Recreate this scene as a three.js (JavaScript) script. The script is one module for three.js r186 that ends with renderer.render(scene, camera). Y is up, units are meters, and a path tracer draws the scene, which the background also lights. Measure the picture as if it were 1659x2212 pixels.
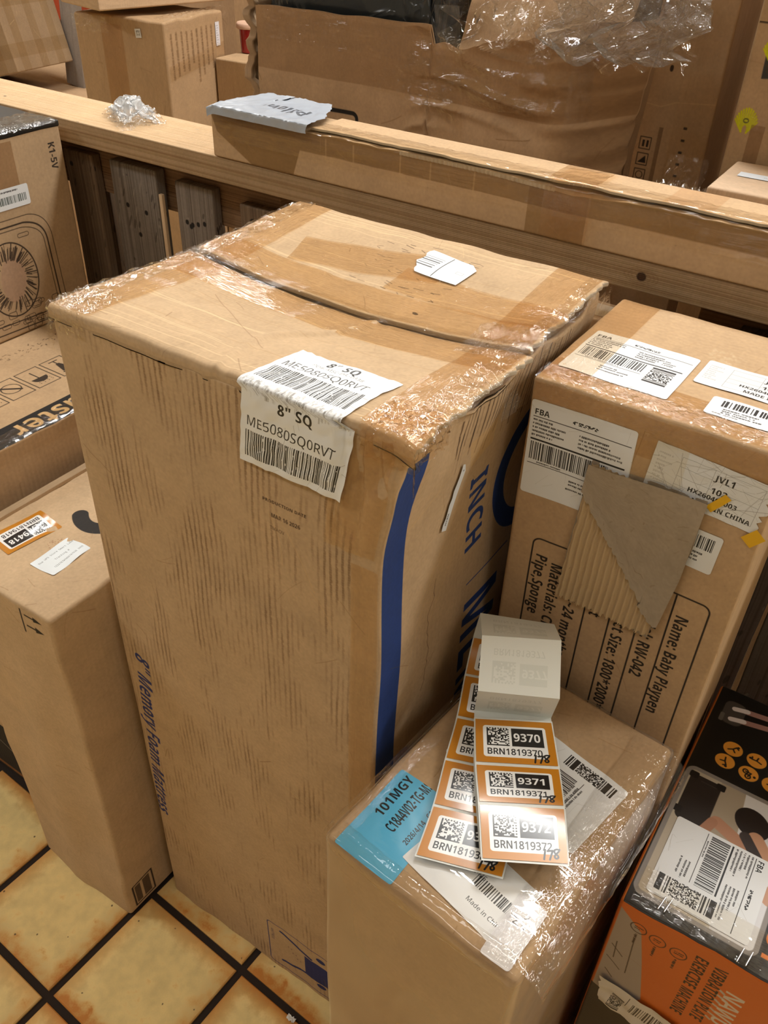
import * as THREE from 'three';
import { RectAreaLightUniformsLib } from 'three/addons/lights/RectAreaLightUniformsLib.js';
import { mergeGeometries } from 'three/addons/utils/BufferGeometryUtils.js';
import { createNoise2D, createNoise3D } from 'simplex-noise';

// ------------------------------------------------------------------ camera, light, exposure
const scene = new THREE.Scene();
const renderer = new THREE.WebGLRenderer({ antialias: true });
renderer.toneMapping = THREE.LinearToneMapping;
renderer.toneMappingExposure = 1.04;
renderer.shadowMap.enabled = true;
const D = Math.PI / 180;
const camera = new THREE.PerspectiveCamera(2 * Math.atan(1106 / 1871.9) / D, 1659 / 2212, 0.02, 40);
camera.position.set(0, 1.36, 0);
camera.rotation.set(-37.412 * D, 32.418 * D, 2.254 * D, 'YXZ');
scene.background = new THREE.Color(0x000000);
RectAreaLightUniformsLib.init();
const CEIL = 2.75;
const LAMP = new THREE.Color(1.0, 0.995, 0.975);
// ceiling panels: x, z, strength, width, depth
const PANELS = [[-0.62, -1.75, 42, 1.2, .3], [-3.0, -1.75, 36, 1.2, .3], [1.8, -1.75, 40, 1.2, .3], [-0.62, -4.1, 54, 1.2, .3], [-3.0, -4.1, 46, 1.2, .3], [1.8, -4.1, 46, 1.2, .3], [-0.62, 0.6, 4, 1.2, .3], [1.8, 0.6, 7, 1.2, .3], [-3.0, 0.6, 24, 1.2, .3]];

// ------------------------------------------------------------------ helpers
const rng = (s) => () => { s = (s + 0x6d2b79f5) | 0; let t = Math.imul(s ^ (s >>> 15), 1 | s); t = (t + Math.imul(t ^ (t >>> 7), 61 | t)) ^ t; return ((t ^ (t >>> 14)) >>> 0) / 4294967296; };
const n2 = createNoise2D(rng(11)), n3 = createNoise3D(rng(23));
const clamp = (x, a = 0, b = 1) => Math.min(b, Math.max(a, x));
const sm = (a, b, x) => { const t = clamp((x - a) / (b - a)); return t * t * (3 - 2 * t); };
const lerp = (a, b, t) => a + (b - a) * t;
const V = (x, y, z) => new THREE.Vector3(x, y, z);
const taken = new Map();
function numbered(name) { const n = taken.get(name) ?? 0; taken.set(name, n + 1); return n ? name + '_' + String(n).padStart(3, '0') : name; }
function thing(name, label, category, [x, y, z] = [0, 0, 0], turn = 0, group) {
  const o = new THREE.Group(); o.name = numbered(name); o.position.set(x, y, z); o.rotation.y = turn;
  o.userData = { label, category }; if (group) o.userData.group = group; scene.add(o); return o;
}
function mesh(name, geo, mat, parent, label) {
  const m = new THREE.Mesh(geo, mat); m.name = parent === scene ? numbered(name) : name; m.castShadow = m.receiveShadow = true;
  if (label) m.userData.label = label; parent.add(m); return m;
}
const struct = (o) => { o.userData.kind = 'structure'; return o; };
// normals smoothed across every vertex that shares a place (unless the faces meet at more than the crease)
function smooth(g) {
  const p = g.attributes.position, ix = g.index, acc = new Map(), nor = new Float32Array(p.count * 3);
  const key = (i) => Math.round(p.getX(i) * 2e4) + '_' + Math.round(p.getY(i) * 2e4) + '_' + Math.round(p.getZ(i) * 2e4);
  const keys = []; for (let i = 0; i < p.count; i++) keys.push(key(i));
  const a = V(), b = V(), c = V(), n = ix ? ix.count : p.count;
  for (let t = 0; t < n; t += 3) {
    const i = [0, 1, 2].map((k) => (ix ? ix.getX(t + k) : t + k));
    a.fromBufferAttribute(p, i[0]); b.fromBufferAttribute(p, i[1]); c.fromBufferAttribute(p, i[2]);
    b.sub(a); c.sub(a); b.cross(c);
    for (const j of i) { let q = acc.get(keys[j]); if (!q) acc.set(keys[j], q = V()); q.add(b); }
  }
  for (let i = 0; i < p.count; i++) { const q = acc.get(keys[i]); if (!q) continue; a.copy(q).normalize(); nor.set([a.x, a.y, a.z], i * 3); }
  g.setAttribute('normal', new THREE.BufferAttribute(nor, 3)); return g;
}
// a rounded box standing on y = 0, face uv 0..1 as seen from outside; groups px nx py ny pz nz; def bends each point
function boxGeo(w, h, d, { r = .004, seg = .02, def } = {}) {
  const lines = (len) => {
    const o = [0, r * .3, r * .65]; const inner = len - 2 * r, k = Math.max(1, Math.round(inner / seg));
    for (let i = 0; i <= k; i++) o.push(r + inner * i / k);
    o.push(len - r * .65, len - r * .3, len); return o;
  };
  const X = lines(w), Y = lines(h), Z = lines(d), pos = [], uv = [], idx = [], g = new THREE.BufferGeometry();
  const F = [[Z, Y, d, h, (u, v) => [w / 2, v, d / 2 - u]], [Z, Y, d, h, (u, v) => [-w / 2, v, u - d / 2]], [X, Z, w, d, (u, v) => [u - w / 2, h, d / 2 - v]],
    [X, Z, w, d, (u, v) => [u - w / 2, 0, v - d / 2]], [X, Y, w, h, (u, v) => [u - w / 2, v, d / 2]], [X, Y, w, h, (u, v) => [w / 2 - u, v, -d / 2]]];
  const p = V(), q = V();
  F.forEach(([A, B, la, lb, at], f) => {
    const base = pos.length / 3, start = idx.length;
    for (const v of B) for (const u of A) {
      p.set(...at(u, v)); q.set(clamp(p.x, -w / 2 + r, w / 2 - r), clamp(p.y, r, h - r), clamp(p.z, -d / 2 + r, d / 2 - r));
      p.sub(q); if (p.lengthSq() > 0) p.setLength(r); p.add(q); if (def) def(p);
      pos.push(p.x, p.y, p.z); uv.push(u / la, v / lb);
    }
    for (let j = 0; j < B.length - 1; j++) for (let i = 0; i < A.length - 1; i++) { const a = base + j * A.length + i, b = a + A.length; idx.push(a, a + 1, b + 1, a, b + 1, b); }
    g.addGroup(start, idx.length - start, f);
  });
  g.setAttribute('position', new THREE.Float32BufferAttribute(pos, 3)); g.setAttribute('uv', new THREE.Float32BufferAttribute(uv, 2)); g.setIndex(idx);
  return smooth(g);
}
// a sheet w x h metres with rounded corners; place(u, v) gives its point; left / right jag the sides
function sheetGeo(w, h, place, { nu = 4, nv = 4, r = 0, jagL, jagR } = {}) {
  const rows = r ? [0, r * .08, r * .3, r * .6, r] : [0]; for (let i = 1; i < nv; i++) rows.push(r + (h - 2 * r) * i / nv);
  if (r) rows.push(h - r, h - r * .6, h - r * .3, h - r * .08, h); else rows.push(h);
  const pos = [], uv = [], idx = [];
  rows.forEach((v) => {
    const t = Math.min(v, h - v), ins = r && t < r ? r - Math.sqrt(Math.max(0, r * r - (r - t) ** 2)) : 0;
    const a = ins + (jagL ? jagL(v) : 0), b = w - ins - (jagR ? jagR(v) : 0);
    for (let i = 0; i <= nu; i++) { const u = lerp(a, b, i / nu), p = place(u, v); pos.push(p.x, p.y, p.z); uv.push(u / w, v / h); }
  });
  for (let j = 0; j < rows.length - 1; j++) for (let i = 0; i < nu; i++) { const a = j * (nu + 1) + i, b = a + nu + 1; idx.push(a, a + 1, b + 1, a, b + 1, b); }
  const g = new THREE.BufferGeometry(); g.setAttribute('position', new THREE.Float32BufferAttribute(pos, 3)); g.setAttribute('uv', new THREE.Float32BufferAttribute(uv, 2)); g.setIndex(idx);
  g.computeVertexNormals(); return g;
}
// placers: a sheet w x h centred at a point of a face, turned by a (radians, anticlockwise seen from outside)
const plan = (w, h, a) => { const c = Math.cos(a), s = Math.sin(a); return (u, v) => { const x = u - w / 2, y = v - h / 2; return [x * c - y * s, x * s + y * c]; }; };
const onTop = (w, h, y, cx, cz, a = 0, def) => { const f = plan(w, h, a); return (u, v) => { const [x, t] = f(u, v), p = V(cx + x, y, cz - t); if (def) def(p); return p; }; };
const onFront = (w, h, z, cx, cy, a = 0, def) => { const f = plan(w, h, a); return (u, v) => { const [x, t] = f(u, v), p = V(cx + x, cy + t, z); if (def) def(p); return p; }; };
const onRight = (w, h, x, cz, cy, a = 0, def) => { const f = plan(w, h, a); return (u, v) => { const [s, t] = f(u, v), p = V(x, cy + t, cz - s); if (def) def(p); return p; }; };
const loft = (pts) => { const c = new THREE.CatmullRomCurve3(pts, false, 'centripetal'); return (t) => c.getPoint(clamp(t)); };

// ------------------------------------------------------------------ textures
function cv(w, h) { const c = document.createElement('canvas'); c.width = Math.round(w); c.height = Math.round(h); return [c, c.getContext('2d')]; }
function tex(c, srgb = true) { const t = new THREE.CanvasTexture(c); if (srgb) t.colorSpace = THREE.SRGBColorSpace; t.wrapS = t.wrapT = THREE.RepeatWrapping; return t; }
// periodic noise tile, f(x, y) in 0..1 on a torus
function torus(size, f) {
  const [c, k] = cv(size, size), im = k.createImageData(size, size), d = im.data;
  for (let y = 0; y < size; y++) for (let x = 0; x < size; x++) { const q = f(x / size, y / size), o = (y * size + x) * 4; d[o] = q[0]; d[o + 1] = q[1]; d[o + 2] = q[2]; d[o + 3] = 255; }
  k.putImageData(im, 0, 0); return c;
}
function pnoise(seed) { // periodic value noise with integer frequency
  return (x, y, fx, fy) => {
    const X = x * fx, Y = y * fy, i = Math.floor(X), j = Math.floor(Y), u = X - i, w = Y - j, s = u * u * (3 - 2 * u), t = w * w * (3 - 2 * w);
    const h = (a, b) => { let n = Math.imul(((a % fx) + fx) % fx + seed * 131, 374761393) + Math.imul(((b % fy) + fy) % fy + seed * 17, 668265263); n = Math.imul(n ^ (n >>> 13), 1274126177); return ((n ^ (n >>> 16)) >>> 0) / 4294967296; };
    return lerp(lerp(h(i, j), h(i + 1, j), s), lerp(h(i, j + 1), h(i + 1, j + 1), s), t);
  };
}
const pn = pnoise(7), pn2 = pnoise(31);
const FIBRE = torus(512, (x, y) => { // paper fibres: 0.3 m square
  const f = .4 * pn(x, y, 150, 110) + .3 * pn2(x, y, 90, 130) + .4 * pn(x, y, 7, 9) + .3 * pn2(x, y, 23, 21), g = clamp(242 + (f - .7) * 28, 0, 255);
  const sp = pn2(x, y, 256, 256) > .985 ? -22 : 0; return [g + sp, g + sp - 1, g + sp - 3];
});
const FLUTE = torus(256, (x, y) => { const v = 128 + 50 * Math.sin(x * Math.PI * 2 * 14 + pn(x, y, 5, 9) * 1.5) * (.35 + .65 * pn2(x, y, 4, 3)) + 46 * (pn(x, y, 40, 40) - .5) + 70 * (pn2(x, y, 6, 5) - .5); return [v, v, v]; });
const CRINKLE = torus(512, (x, y) => {
  const wx = pn(x, y, 5, 5) * .10, wy = pn2(x, y, 6, 4) * .10, rid = (a) => 1 - Math.abs(a * 2 - 1);
  const v = .5 * rid(pn(x + wx, y + wy, 9, 7)) ** 3 + .35 * rid(pn2(x + wy, y - wx, 21, 17)) ** 3 + .2 * rid(pn(x, y, 47, 41)) ** 2; const g = clamp(v * 255, 0, 255); return [g, g, g];
});
const STREAK = torus(512, (x, y) => { // stretched film: long taut wrinkles along u
  const rid = (a) => 1 - Math.abs(a * 2 - 1), w = pn(x, y, 3, 4) * .06;
  const v = .6 * rid(pn(x, y + w, 3, 26)) ** 2 + .4 * rid(pn2(x + w, y + w, 5, 60)) ** 2 + .18 * rid(pn(x, y, 19, 31)); const g = clamp(v * 225, 0, 255); return [g, g, g];
});
const bump = (c, rx, ry) => { const t = tex(c, false); t.repeat.set(rx, ry); return t; };
const fluteTex = tex(FLUTE, false), crinkleTex = tex(CRINKLE, false), streakTex = tex(STREAK, false);
const rep = (t, x, y, rot = 0) => { const c = t.clone(); c.repeat.set(x, y); c.rotation = rot; return c; };
// the picture of one face: w x h metres; draw works in millimetres from the top left corner
function print(w, h, ppm, base, draw, { fibre = 1, after } = {}) {
  const [c, k] = cv(w * ppm, h * ppm); k.fillStyle = base; k.fillRect(0, 0, c.width, c.height);
  k.save(); k.scale(ppm / 1000, ppm / 1000); if (draw) draw(k, w * 1000, h * 1000); k.restore();
  if (fibre) { k.save(); k.globalCompositeOperation = 'multiply'; const s = .3 * ppm / 512; k.scale(s, s); k.fillStyle = k.createPattern(FIBRE, 'repeat'); k.fillRect(0, 0, c.width / s, c.height / s); k.restore(); }
  k.save(); k.scale(ppm / 1000, ppm / 1000); if (after) after(k, w * 1000, h * 1000); k.restore();
  return c;
}
const PALE = .76, PALE_WOOD = .85; // kraft and timber shades are written a touch dark; lift them evenly
const tone = (hex, p = PALE) => { const q = (i, f) => Math.round(255 * (parseInt(hex.slice(i, i + 2), 16) / 255) ** (p * f)); return `rgb(${q(1, 1.04)},${q(3, .95)},${q(5, .85)})`; };
function cardMat(w, h, base, draw, o = {}) {
  const c = print(w, h, o.ppm ?? 900, o.ink ? base : tone(base), draw, o);
  return new THREE.MeshStandardMaterial({ map: tex(c), roughness: o.rough ?? .82, bumpMap: rep(fluteTex, w / .1, h / .1, o.across ? Math.PI / 2 : 0), bumpScale: o.bump ?? .0004 });
}
const T = (k, s, x, y, size, { rot = 0, align = 'left', font = 'sans-serif', weight = '', color = '#15110e', sx = 1, skew = 0, heavy = 0 } = {}) => {
  k.save(); k.translate(x, y); k.rotate(rot); k.transform(sx, 0, skew, 1, 0, 0); k.font = `${weight} ${size}px ${font}`; k.fillStyle = color; k.textAlign = align; k.textBaseline = 'alphabetic'; k.fillText(s, 0, 0); if (heavy) { k.strokeStyle = color; k.lineWidth = heavy; k.strokeText(s, 0, 0); } k.restore();
};
const rr = (k, x, y, w, h, r) => { k.beginPath(); k.moveTo(x + r, y); k.arcTo(x + w, y, x + w, y + h, r); k.arcTo(x + w, y + h, x, y + h, r); k.arcTo(x, y + h, x, y, r); k.arcTo(x, y, x + w, y, r); k.closePath(); };
const poly = (k, pts, close = true) => { k.beginPath(); pts.forEach(([x, y], i) => (i ? k.lineTo(x, y) : k.moveTo(x, y))); if (close) k.closePath(); };
function bars(k, x, y, w, h, seed, unit = .35, col = '#1a1a1c') { const R = rng(seed); k.fillStyle = col; let p = x; while (p < x + w) { const b = unit * (1 + Math.floor(R() * 3)); k.fillRect(p, y, Math.min(b, x + w - p), h); p += b + unit * (1 + Math.floor(R() * 3)); } }
function cells(k, x, y, w, h, nx, ny, seed, L, col = '#18181a') { const R = rng(seed); k.fillStyle = col; for (let j = 0; j < ny; j++) for (let i = 0; i < nx; i++) { let on = R() < .5; if (L) { if (i === 0 || j === ny - 1) on = true; else if (j === 0) on = i % 2 === 0; else if (i === nx - 1) on = j % 2 === 1; } if (on) k.fillRect(x + w * i / nx, y + h * j / ny, w / nx * 1.04, h / ny * 1.04); } }
function lines(k, x, y, w, n, lh, seed, col = '#4a4a4c') { const R = rng(seed); for (let i = 0; i < n; i++) { let p = x; const end = x + w * (.45 + .55 * R()); k.fillStyle = col; while (p < end) { const b = .5 + R() * 1.1; k.fillRect(p, y + i * lh + lh * .2, b, lh * (.35 + .2 * R())); p += b + .28 + (R() < .16 ? .9 : 0); } } }
function scuffsAndStreaks(k, w, h, n, seed, col, len = 30, lw = .5, dir) { const R = rng(seed); k.lineCap = 'round'; for (let i = 0; i < n; i++) { const x = R() * w, y = R() * h, a = dir ?? R() * 6.28, l = len * (.2 + R()); k.strokeStyle = col; k.globalAlpha = .15 + .5 * R(); k.lineWidth = lw * (.4 + R()); k.beginPath(); k.moveTo(x, y); k.quadraticCurveTo(x + Math.cos(a) * l * .5 + (R() - .5) * l * .2, y + Math.sin(a) * l * .5 + (R() - .5) * l * .2, x + Math.cos(a) * l, y + Math.sin(a) * l); k.stroke(); } k.globalAlpha = 1; }
const KRAFT = '#c39a66', KRAFT2 = '#b98d58', KRAFT3 = '#b58a5c';
const paperMat = (c, rough = .42) => new THREE.MeshStandardMaterial({ map: tex(c), roughness: rough, side: THREE.DoubleSide });
const plain = {};
const plainMap = tex(print(.4, .6, 900, '#ffffff', (k, w, h) => { scuffsAndStreaks(k, w, h, 60, 5, '#a08a70', 50, .7); scuffsAndStreaks(k, w, h, 30, 8, '#c9b79e', 60, 1.2); }));
const plainCard = (base = KRAFT) => (plain[base] ??= new THREE.MeshStandardMaterial({ color: tone(base), map: plainMap, roughness: .82, bumpMap: rep(fluteTex, 4, 6), bumpScale: .0004 })); // one paper map, tinted
const FILM = new THREE.MeshPhysicalMaterial({ color: 0xffffff, transmission: 1, thickness: 0, roughness: .04, ior: 1.5, bumpMap: rep(crinkleTex, 2, 2), bumpScale: .0007, side: THREE.DoubleSide });
const FILM_TIGHT = new THREE.MeshPhysicalMaterial({ color: 0xfbf9f6, transmission: 1, thickness: 0, roughness: .035, ior: 1.5, bumpMap: rep(streakTex, 1, 1), bumpScale: .0003, side: THREE.DoubleSide });
const FILM_SOFT = new THREE.MeshPhysicalMaterial({ color: 0xfbf9f6, transmission: 1, thickness: 0, roughness: .32, ior: 1.5, side: THREE.DoubleSide });
const TAPE = new THREE.MeshPhysicalMaterial({ color: new THREE.Color(.94, .86, .75), transmission: 1, thickness: 0, roughness: .13, ior: 1.5, bumpMap: rep(crinkleTex, 1.5, 1), bumpScale: .0004, side: THREE.DoubleSide });
const CLEAR_TAPE = new THREE.MeshPhysicalMaterial({ color: new THREE.Color(.97, .95, .91), transmission: 1, thickness: 0, roughness: .1, ior: 1.5, bumpMap: rep(crinkleTex, 1.2, 1), bumpScale: .0005, side: THREE.DoubleSide });
const TORN = new THREE.MeshStandardMaterial({ color: 0xb5a894, roughness: .95 });
// ------------------------------------------------------------------ the room
const RX0 = -5.2, RX1 = 3.2, RZ0 = -6.4, RZ1 = 2.4;
const wallMat = new THREE.MeshStandardMaterial({ color: 0xa39c92, roughness: .9 });
const slab = (name, w, h, d, x, y, z, m) => struct(mesh(name, new THREE.BoxGeometry(w, h, d), m, scene)).position.set(x, y, z);
slab('wall_back', RX1 - RX0 + .4, CEIL + .2, .15, (RX0 + RX1) / 2, CEIL / 2, RZ0 - .075, wallMat);
slab('wall_front', RX1 - RX0 + .4, CEIL + .2, .15, (RX0 + RX1) / 2, CEIL / 2, RZ1 + .075, wallMat);
slab('wall_left', .15, CEIL + .2, RZ1 - RZ0 + .3, RX0 - .075, CEIL / 2, (RZ0 + RZ1) / 2, wallMat);
slab('wall_right', .15, CEIL + .2, RZ1 - RZ0 + .3, RX1 + .075, CEIL / 2, (RZ0 + RZ1) / 2, wallMat);
slab('ceiling', RX1 - RX0 + .4, .15, RZ1 - RZ0 + .4, (RX0 + RX1) / 2, CEIL + .075, (RZ0 + RZ1) / 2, new THREE.MeshStandardMaterial({ color: 0xdedbd4, roughness: .95 }));
{ // tiled floor
  const floor = new THREE.Group(); floor.name = 'floor'; struct(floor); scene.add(floor);
  const grout = mesh('grout_bed', new THREE.BoxGeometry(RX1 - RX0, .1, RZ1 - RZ0), new THREE.MeshStandardMaterial({ color: 0x2b2019, roughness: .95 }), floor); grout.position.set((RX0 + RX1) / 2, -.0545, (RZ0 + RZ1) / 2);
  const P = .2005, G = .0115, s = (P - G) / 2, b = .0016, th = .008;
  const tile = () => {
    const pos = [], uv = [], idx = []; const ring = (k, y) => [[-k, -k], [k, -k], [k, k], [-k, k]].forEach(([x, z]) => { pos.push(x, y, z); uv.push(x / (2 * s) + .5, .5 - z / (2 * s)); });
    ring(s, -th); ring(s, -b); ring(s - b, 0);
    const quad = (a, c) => { for (let i = 0; i < 4; i++) { const j = (i + 1) % 4; idx.push(a + i, c + j, a + j, a + i, c + i, c + j); } };
    quad(0, 4); quad(4, 8); idx.push(8, 10, 9, 8, 11, 10);
    const g = new THREE.BufferGeometry(); g.setAttribute('position', new THREE.Float32BufferAttribute(pos, 3)); g.setAttribute('uv', new THREE.Float32BufferAttribute(uv, 2)); g.setIndex(idx);
    const o = g.toNonIndexed(); o.computeVertexNormals(); return o;
  };
  const geo = tile();
  const mats = [0, 1, 2, 3, 4].map((q) => {
    const N = 320, [c, k] = cv(N, N), im = k.createImageData(N, N), d = im.data, R = rng(90 + q), ed = [R(), R(), R(), R()].map((x) => .35 + x);
    for (let y = 0; y < N; y++) for (let x = 0; x < N; x++) {
      const u = x / N, v = y / N, n = n2(u * 4 + q * 9, v * 4) * .5 + n2(u * 11, v * 11 + q * 5) * .3 + n2(u * 40 + q, v * 40) * .12;
      const edge = Math.max(ed[0] * sm(.17, -.02, u + n * .07), ed[1] * sm(.83, 1.02, u + n * .07), ed[2] * sm(.17, -.02, v + n * .07), ed[3] * sm(.83, 1.02, v + n * .07));
      const t = clamp(edge * (.75 + n * .5) + sm(.35, .95, n) * .35), o = (y * N + x) * 4, l = 1 + n * .07;
      d[o] = Math.min(255, lerp(240, 196, t) * l); d[o + 1] = lerp(214, 128, t) * l; d[o + 2] = lerp(148, 56, t) * l; d[o + 3] = 255;
    }
    k.putImageData(im, 0, 0); for (let i = 0; i < 5; i++) { k.fillStyle = 'rgba(60,40,25,.7)'; k.beginPath(); k.ellipse(R() * N, R() * N, 1 + R() * 2, 1 + R() * 1.6, R() * 3, 0, 7); k.fill(); }
    return new THREE.MeshStandardMaterial({ map: tex(c), roughness: .42, bumpMap: rep(fluteTex, 1, 1), bumpScale: .0003 });
  });
  const a = -2.66 * D, ca = Math.cos(a), sa = Math.sin(a), O = [-.692, -.431], R = rng(4), rest = [];
  const at = (i, j) => { const x = (i + .5) * P, z = (j + .5) * P; return [O[0] + x * ca + z * sa, O[1] - x * sa + z * ca]; };
  for (let i = -24; i < 22; i++) for (let j = -31; j < 16; j++) {
    const [x, z] = at(i, j); if (x < RX0 + .12 || x > RX1 - .12 || z < RZ0 + .12 || z > RZ1 - .12) continue;
    if (x > -1.75 && x < .35 && z > -1.15 && z < .75) { const m = mesh('tile', geo, mats[Math.floor(R() * 5)], floor); m.position.set(x, 0, z); m.rotation.y = a; }
    else rest.push(geo.clone().rotateY(a).translate(x, 0, z));
  }
  const m = mesh('tile_field', mergeGeometries(rest), mats[0], floor); m.userData.kind = 'stuff';
}
const diffMat = new THREE.MeshStandardMaterial({ color: 0xffffff, emissive: LAMP, emissiveIntensity: 3, roughness: .6 }), frameMat = new THREE.MeshStandardMaterial({ color: 0xe8e8e6, roughness: .5 });
PANELS.forEach(([x, z, s, w, d], i) => {
  const t = thing('ceiling_light', 'oblong white panel light set in the ceiling above the cartons', 'ceiling light', [x, CEIL, z], 0, 'ceiling panel lights');
  const fr = []; for (const [sx, sz, lx, lz] of [[0, d / 2, w + .03, .03], [0, -d / 2, w + .03, .03], [w / 2, 0, .03, d - .03], [-w / 2, 0, .03, d - .03]]) fr.push(new THREE.BoxGeometry(lx, .025, lz).translate(sx, -.0125, sz));
  mesh('frame', mergeGeometries(fr), frameMat, t); mesh('diffuser', new THREE.BoxGeometry(w - .03, .012, d - .03).translate(0, -.006, 0), diffMat, t);
  const l = new THREE.RectAreaLight(LAMP, s, w - .04, d - .04); l.position.set(0, -.02, 0); l.rotation.x = -Math.PI / 2; t.add(l);
});
// ------------------------------------------------------------------ the tall mattress carton
const BLUE = '#1f3f86';
const MB = { x: -.4775, z: -.6445, w: .375, d: .375, h: 1.012 };
const mbDef = (p) => { // local to the carton: top flares to the right, faces bow a little, right wall sinks under the flap
  const ty = p.y / MB.h, up = sm(.84, 1, ty), fx = p.x / (MB.w / 2), fz = p.z / (MB.d / 2);
  if (p.x > 0) p.x += .016 * up * up * fx;
  const bow = (1 - fx * fx) * (1 - (2 * ty - 1) ** 2), bowz = (1 - fz * fz) * (1 - (2 * ty - 1) ** 2);
  if (fz > .9) p.z += .004 * bow + .0016 * n3(p.x * 7, p.y * 5, 3) * (1 - fx ** 8) + .0011 * n3(p.x * 26, p.y * 4, 9);
  if (fx > .9) p.x += .004 * bowz + .0022 * n3(p.z * 8, p.y * 6, 17) + .0035 * up * n3(p.z * 22, p.y * 9, 4);
  if (fz > .9 && fx > .62) p.z += .0035 * sm(.62, .8, fx) * up * Math.sin(p.x * 330 + 3 * n3(p.x * 9, p.y * 9, 2));
  if (ty > .985) { const in_ = 1 - Math.max(Math.abs(fx), Math.abs(fz)) ** 6; p.y -= .03 * in_; if (fx > .9) p.y -= .017 * Math.exp(-(((p.z - .055) / .075) ** 2)) + .012 * Math.exp(-(((p.z + .1) / .06) ** 2)); }
  if (ty < .02) { p.y += 0; }
};
const flapY = (x, z) => { // world height of the flaps' upper side
  const fx = clamp((x + .467) / .2, -1, 1), q = z > -.648 ? sm(-.462, -.642, z) : sm(-.83, -.654, z);
  const xc = -.4605 - .012 * sm(-.45, -.53, z) + .046 * sm(-.53, -.645, z), ridge = z > -.648 ? .0026 * Math.exp(-(((x - xc) / .0045) ** 2)) - .0012 * Math.exp(-(((x - xc - .009) / .005) ** 2)) : 0;
  return 1.0185 + ridge - .016 * q * (1 - fx * fx) - .004 * q + .0012 * n2(x * 14, z * 14) + .0022 * sm(-.30, -.262, x) * n2(z * 22, 4) - .006 * sm(-.285, -.262, x) * sm(-.50, -.455, z);
};
{
  const t = thing('mattress_carton', 'tall brown mattress carton with blue print and a label folded over its top edge', 'box', [MB.x, 0, MB.z]);
  const front = cardMat(MB.w, MB.h, '#bd9460', (k, w, h) => {
    const X = (x) => (x + .665) * 1000, Y = (y) => h - y * 1000;
    T(k, '8" Memory Foam Mattress', X(-.641), Y(.575), 34, { rot: Math.PI / 2 + .06, weight: 'bold', color: '#2b3578', sx: .80, skew: -.2 });
    k.strokeStyle = '#2b3578'; k.lineWidth = 1.4; rr(k, X(-.462), Y(.13), 150, 116, 6); k.stroke();
    k.fillStyle = '#27316f'; k.fillRect(X(-.395), Y(.098), 62, 54); // pictogram: two figures carrying a case
    for (const [sx, sy, m] of [[-.438, .118, 1], [-.438, .032, -1]]) { k.lineWidth = 5; k.strokeStyle = '#27316f'; k.lineCap = 'round'; poly(k, [[X(sx), Y(sy)], [X(sx + .02), Y(sy - .006 * m)], [X(sx + .034), Y(sy - .012 * m)], [X(sx + .055), Y(sy - .016 * m)]], false); k.stroke(); k.beginPath(); k.ellipse(X(sx + .072), Y(sy - .004 * m), 8, 5.5, 0, 0, 7); k.fillStyle = '#27316f'; k.fill(); }
    T(k, 'MATTRESS', X(-.456), Y(.112), 7.5, { rot: Math.PI / 2, color: '#3a3560', sx: .9 }); for (let i = 0; i < 3; i++) T(k, '+ +', X(-.427) + i * 8, Y(.085) + i * 9, 7, { color: '#46335a' });
    T(k, 'PRODUCTION DATE', X(-.416), Y(.905), 5.2, { weight: 'bold', color: '#3d2a1a' }); T(k, 'MAR 16 2026', X(-.407), Y(.889), 5.4, { weight: 'bold', color: '#3d2a1a' }); T(k, 'TMAOV', X(-.409), Y(.875), 5, { color: '#4a3420' });
  }, { ppm: 1800, after: (k, w, h) => {
    const R = rng(77); // soot rubbed along the flutes
    k.globalCompositeOperation = 'multiply';
    for (let i = 1; i < 57; i++) for (let y = 4; y < h - 4; y += 3) { // rub marks on the crowns of the flutes, in patches
      const x = i * 6.6 + .8 * n2(i * 3.1, y * .01), patch = .5 * n2(x * .011 + 4, y * .0045) + .35 * n2(x * .03, y * .011 + 7) + .25 * n2(i * .9, y * .03) + .28 * sm(330, 80, Math.abs(x - 190)) * sm(520, 60, Math.abs(y - 200)) - .08;
      if (patch <= 0 || x > w - 30) continue; k.fillStyle = `rgba(110,80,50,${clamp(patch * .46, 0, .36)})`; k.fillRect(x - 1.1 - .5 * R(), y, 2.0 + .9 * R(), 3.3);
    }
    k.globalCompositeOperation = 'source-over'; k.lineCap = 'round';
    for (const [x0, y0, x1, y1] of [[245, 92, 305, 190], [300, 190, 330, 245], [150, 430, 290, 720], [60, 330, 130, 470], [255, 120, 268, 175], [210, 500, 330, 560]]) { k.strokeStyle = 'rgba(214,176,122,.45)'; k.lineWidth = .8; k.beginPath(); k.moveTo(x0, y0); k.quadraticCurveTo((x0 + x1) / 2 + 8, (y0 + y1) / 2 - 6, x1, y1); k.stroke(); }
    scuffsAndStreaks(k, w, h, 46, 6, '#7b5a34', 46, .6); scuffsAndStreaks(k, w, h, 30, 16, '#d3ae78', 40, .5);
  } });
  const right = cardMat(MB.d, MB.h, '#bd9460', (k, w, h) => {
    const U = (z) => (-.457 - z) * 1000, Y = (y) => h - y * 1000;
    k.fillStyle = BLUE; k.fillRect(4, 22, 32, h);
    T(k, 'INCH', U(-.607), Y(.892), 49, { rot: Math.PI / 2, weight: 'bold', color: BLUE, sx: .76 });
    k.fillStyle = BLUE; k.fillRect(U(-.618), Y(.752), 92, 1.6);
    T(k, 'MEMORY', U(-.62), Y(.728), 100, { rot: Math.PI / 2, weight: 'bold', color: BLUE, sx: .8 });
    k.strokeStyle = BLUE; k.lineWidth = 23; k.beginPath(); k.ellipse(U(-.735), Y(.845), 62, 66, 0, 0, 7); k.stroke(); k.beginPath(); k.ellipse(U(-.835), Y(.845), 44, 56, 0, 0, 7); k.stroke();
  }, { ppm: 1800, after: (k, w, h) => {
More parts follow.
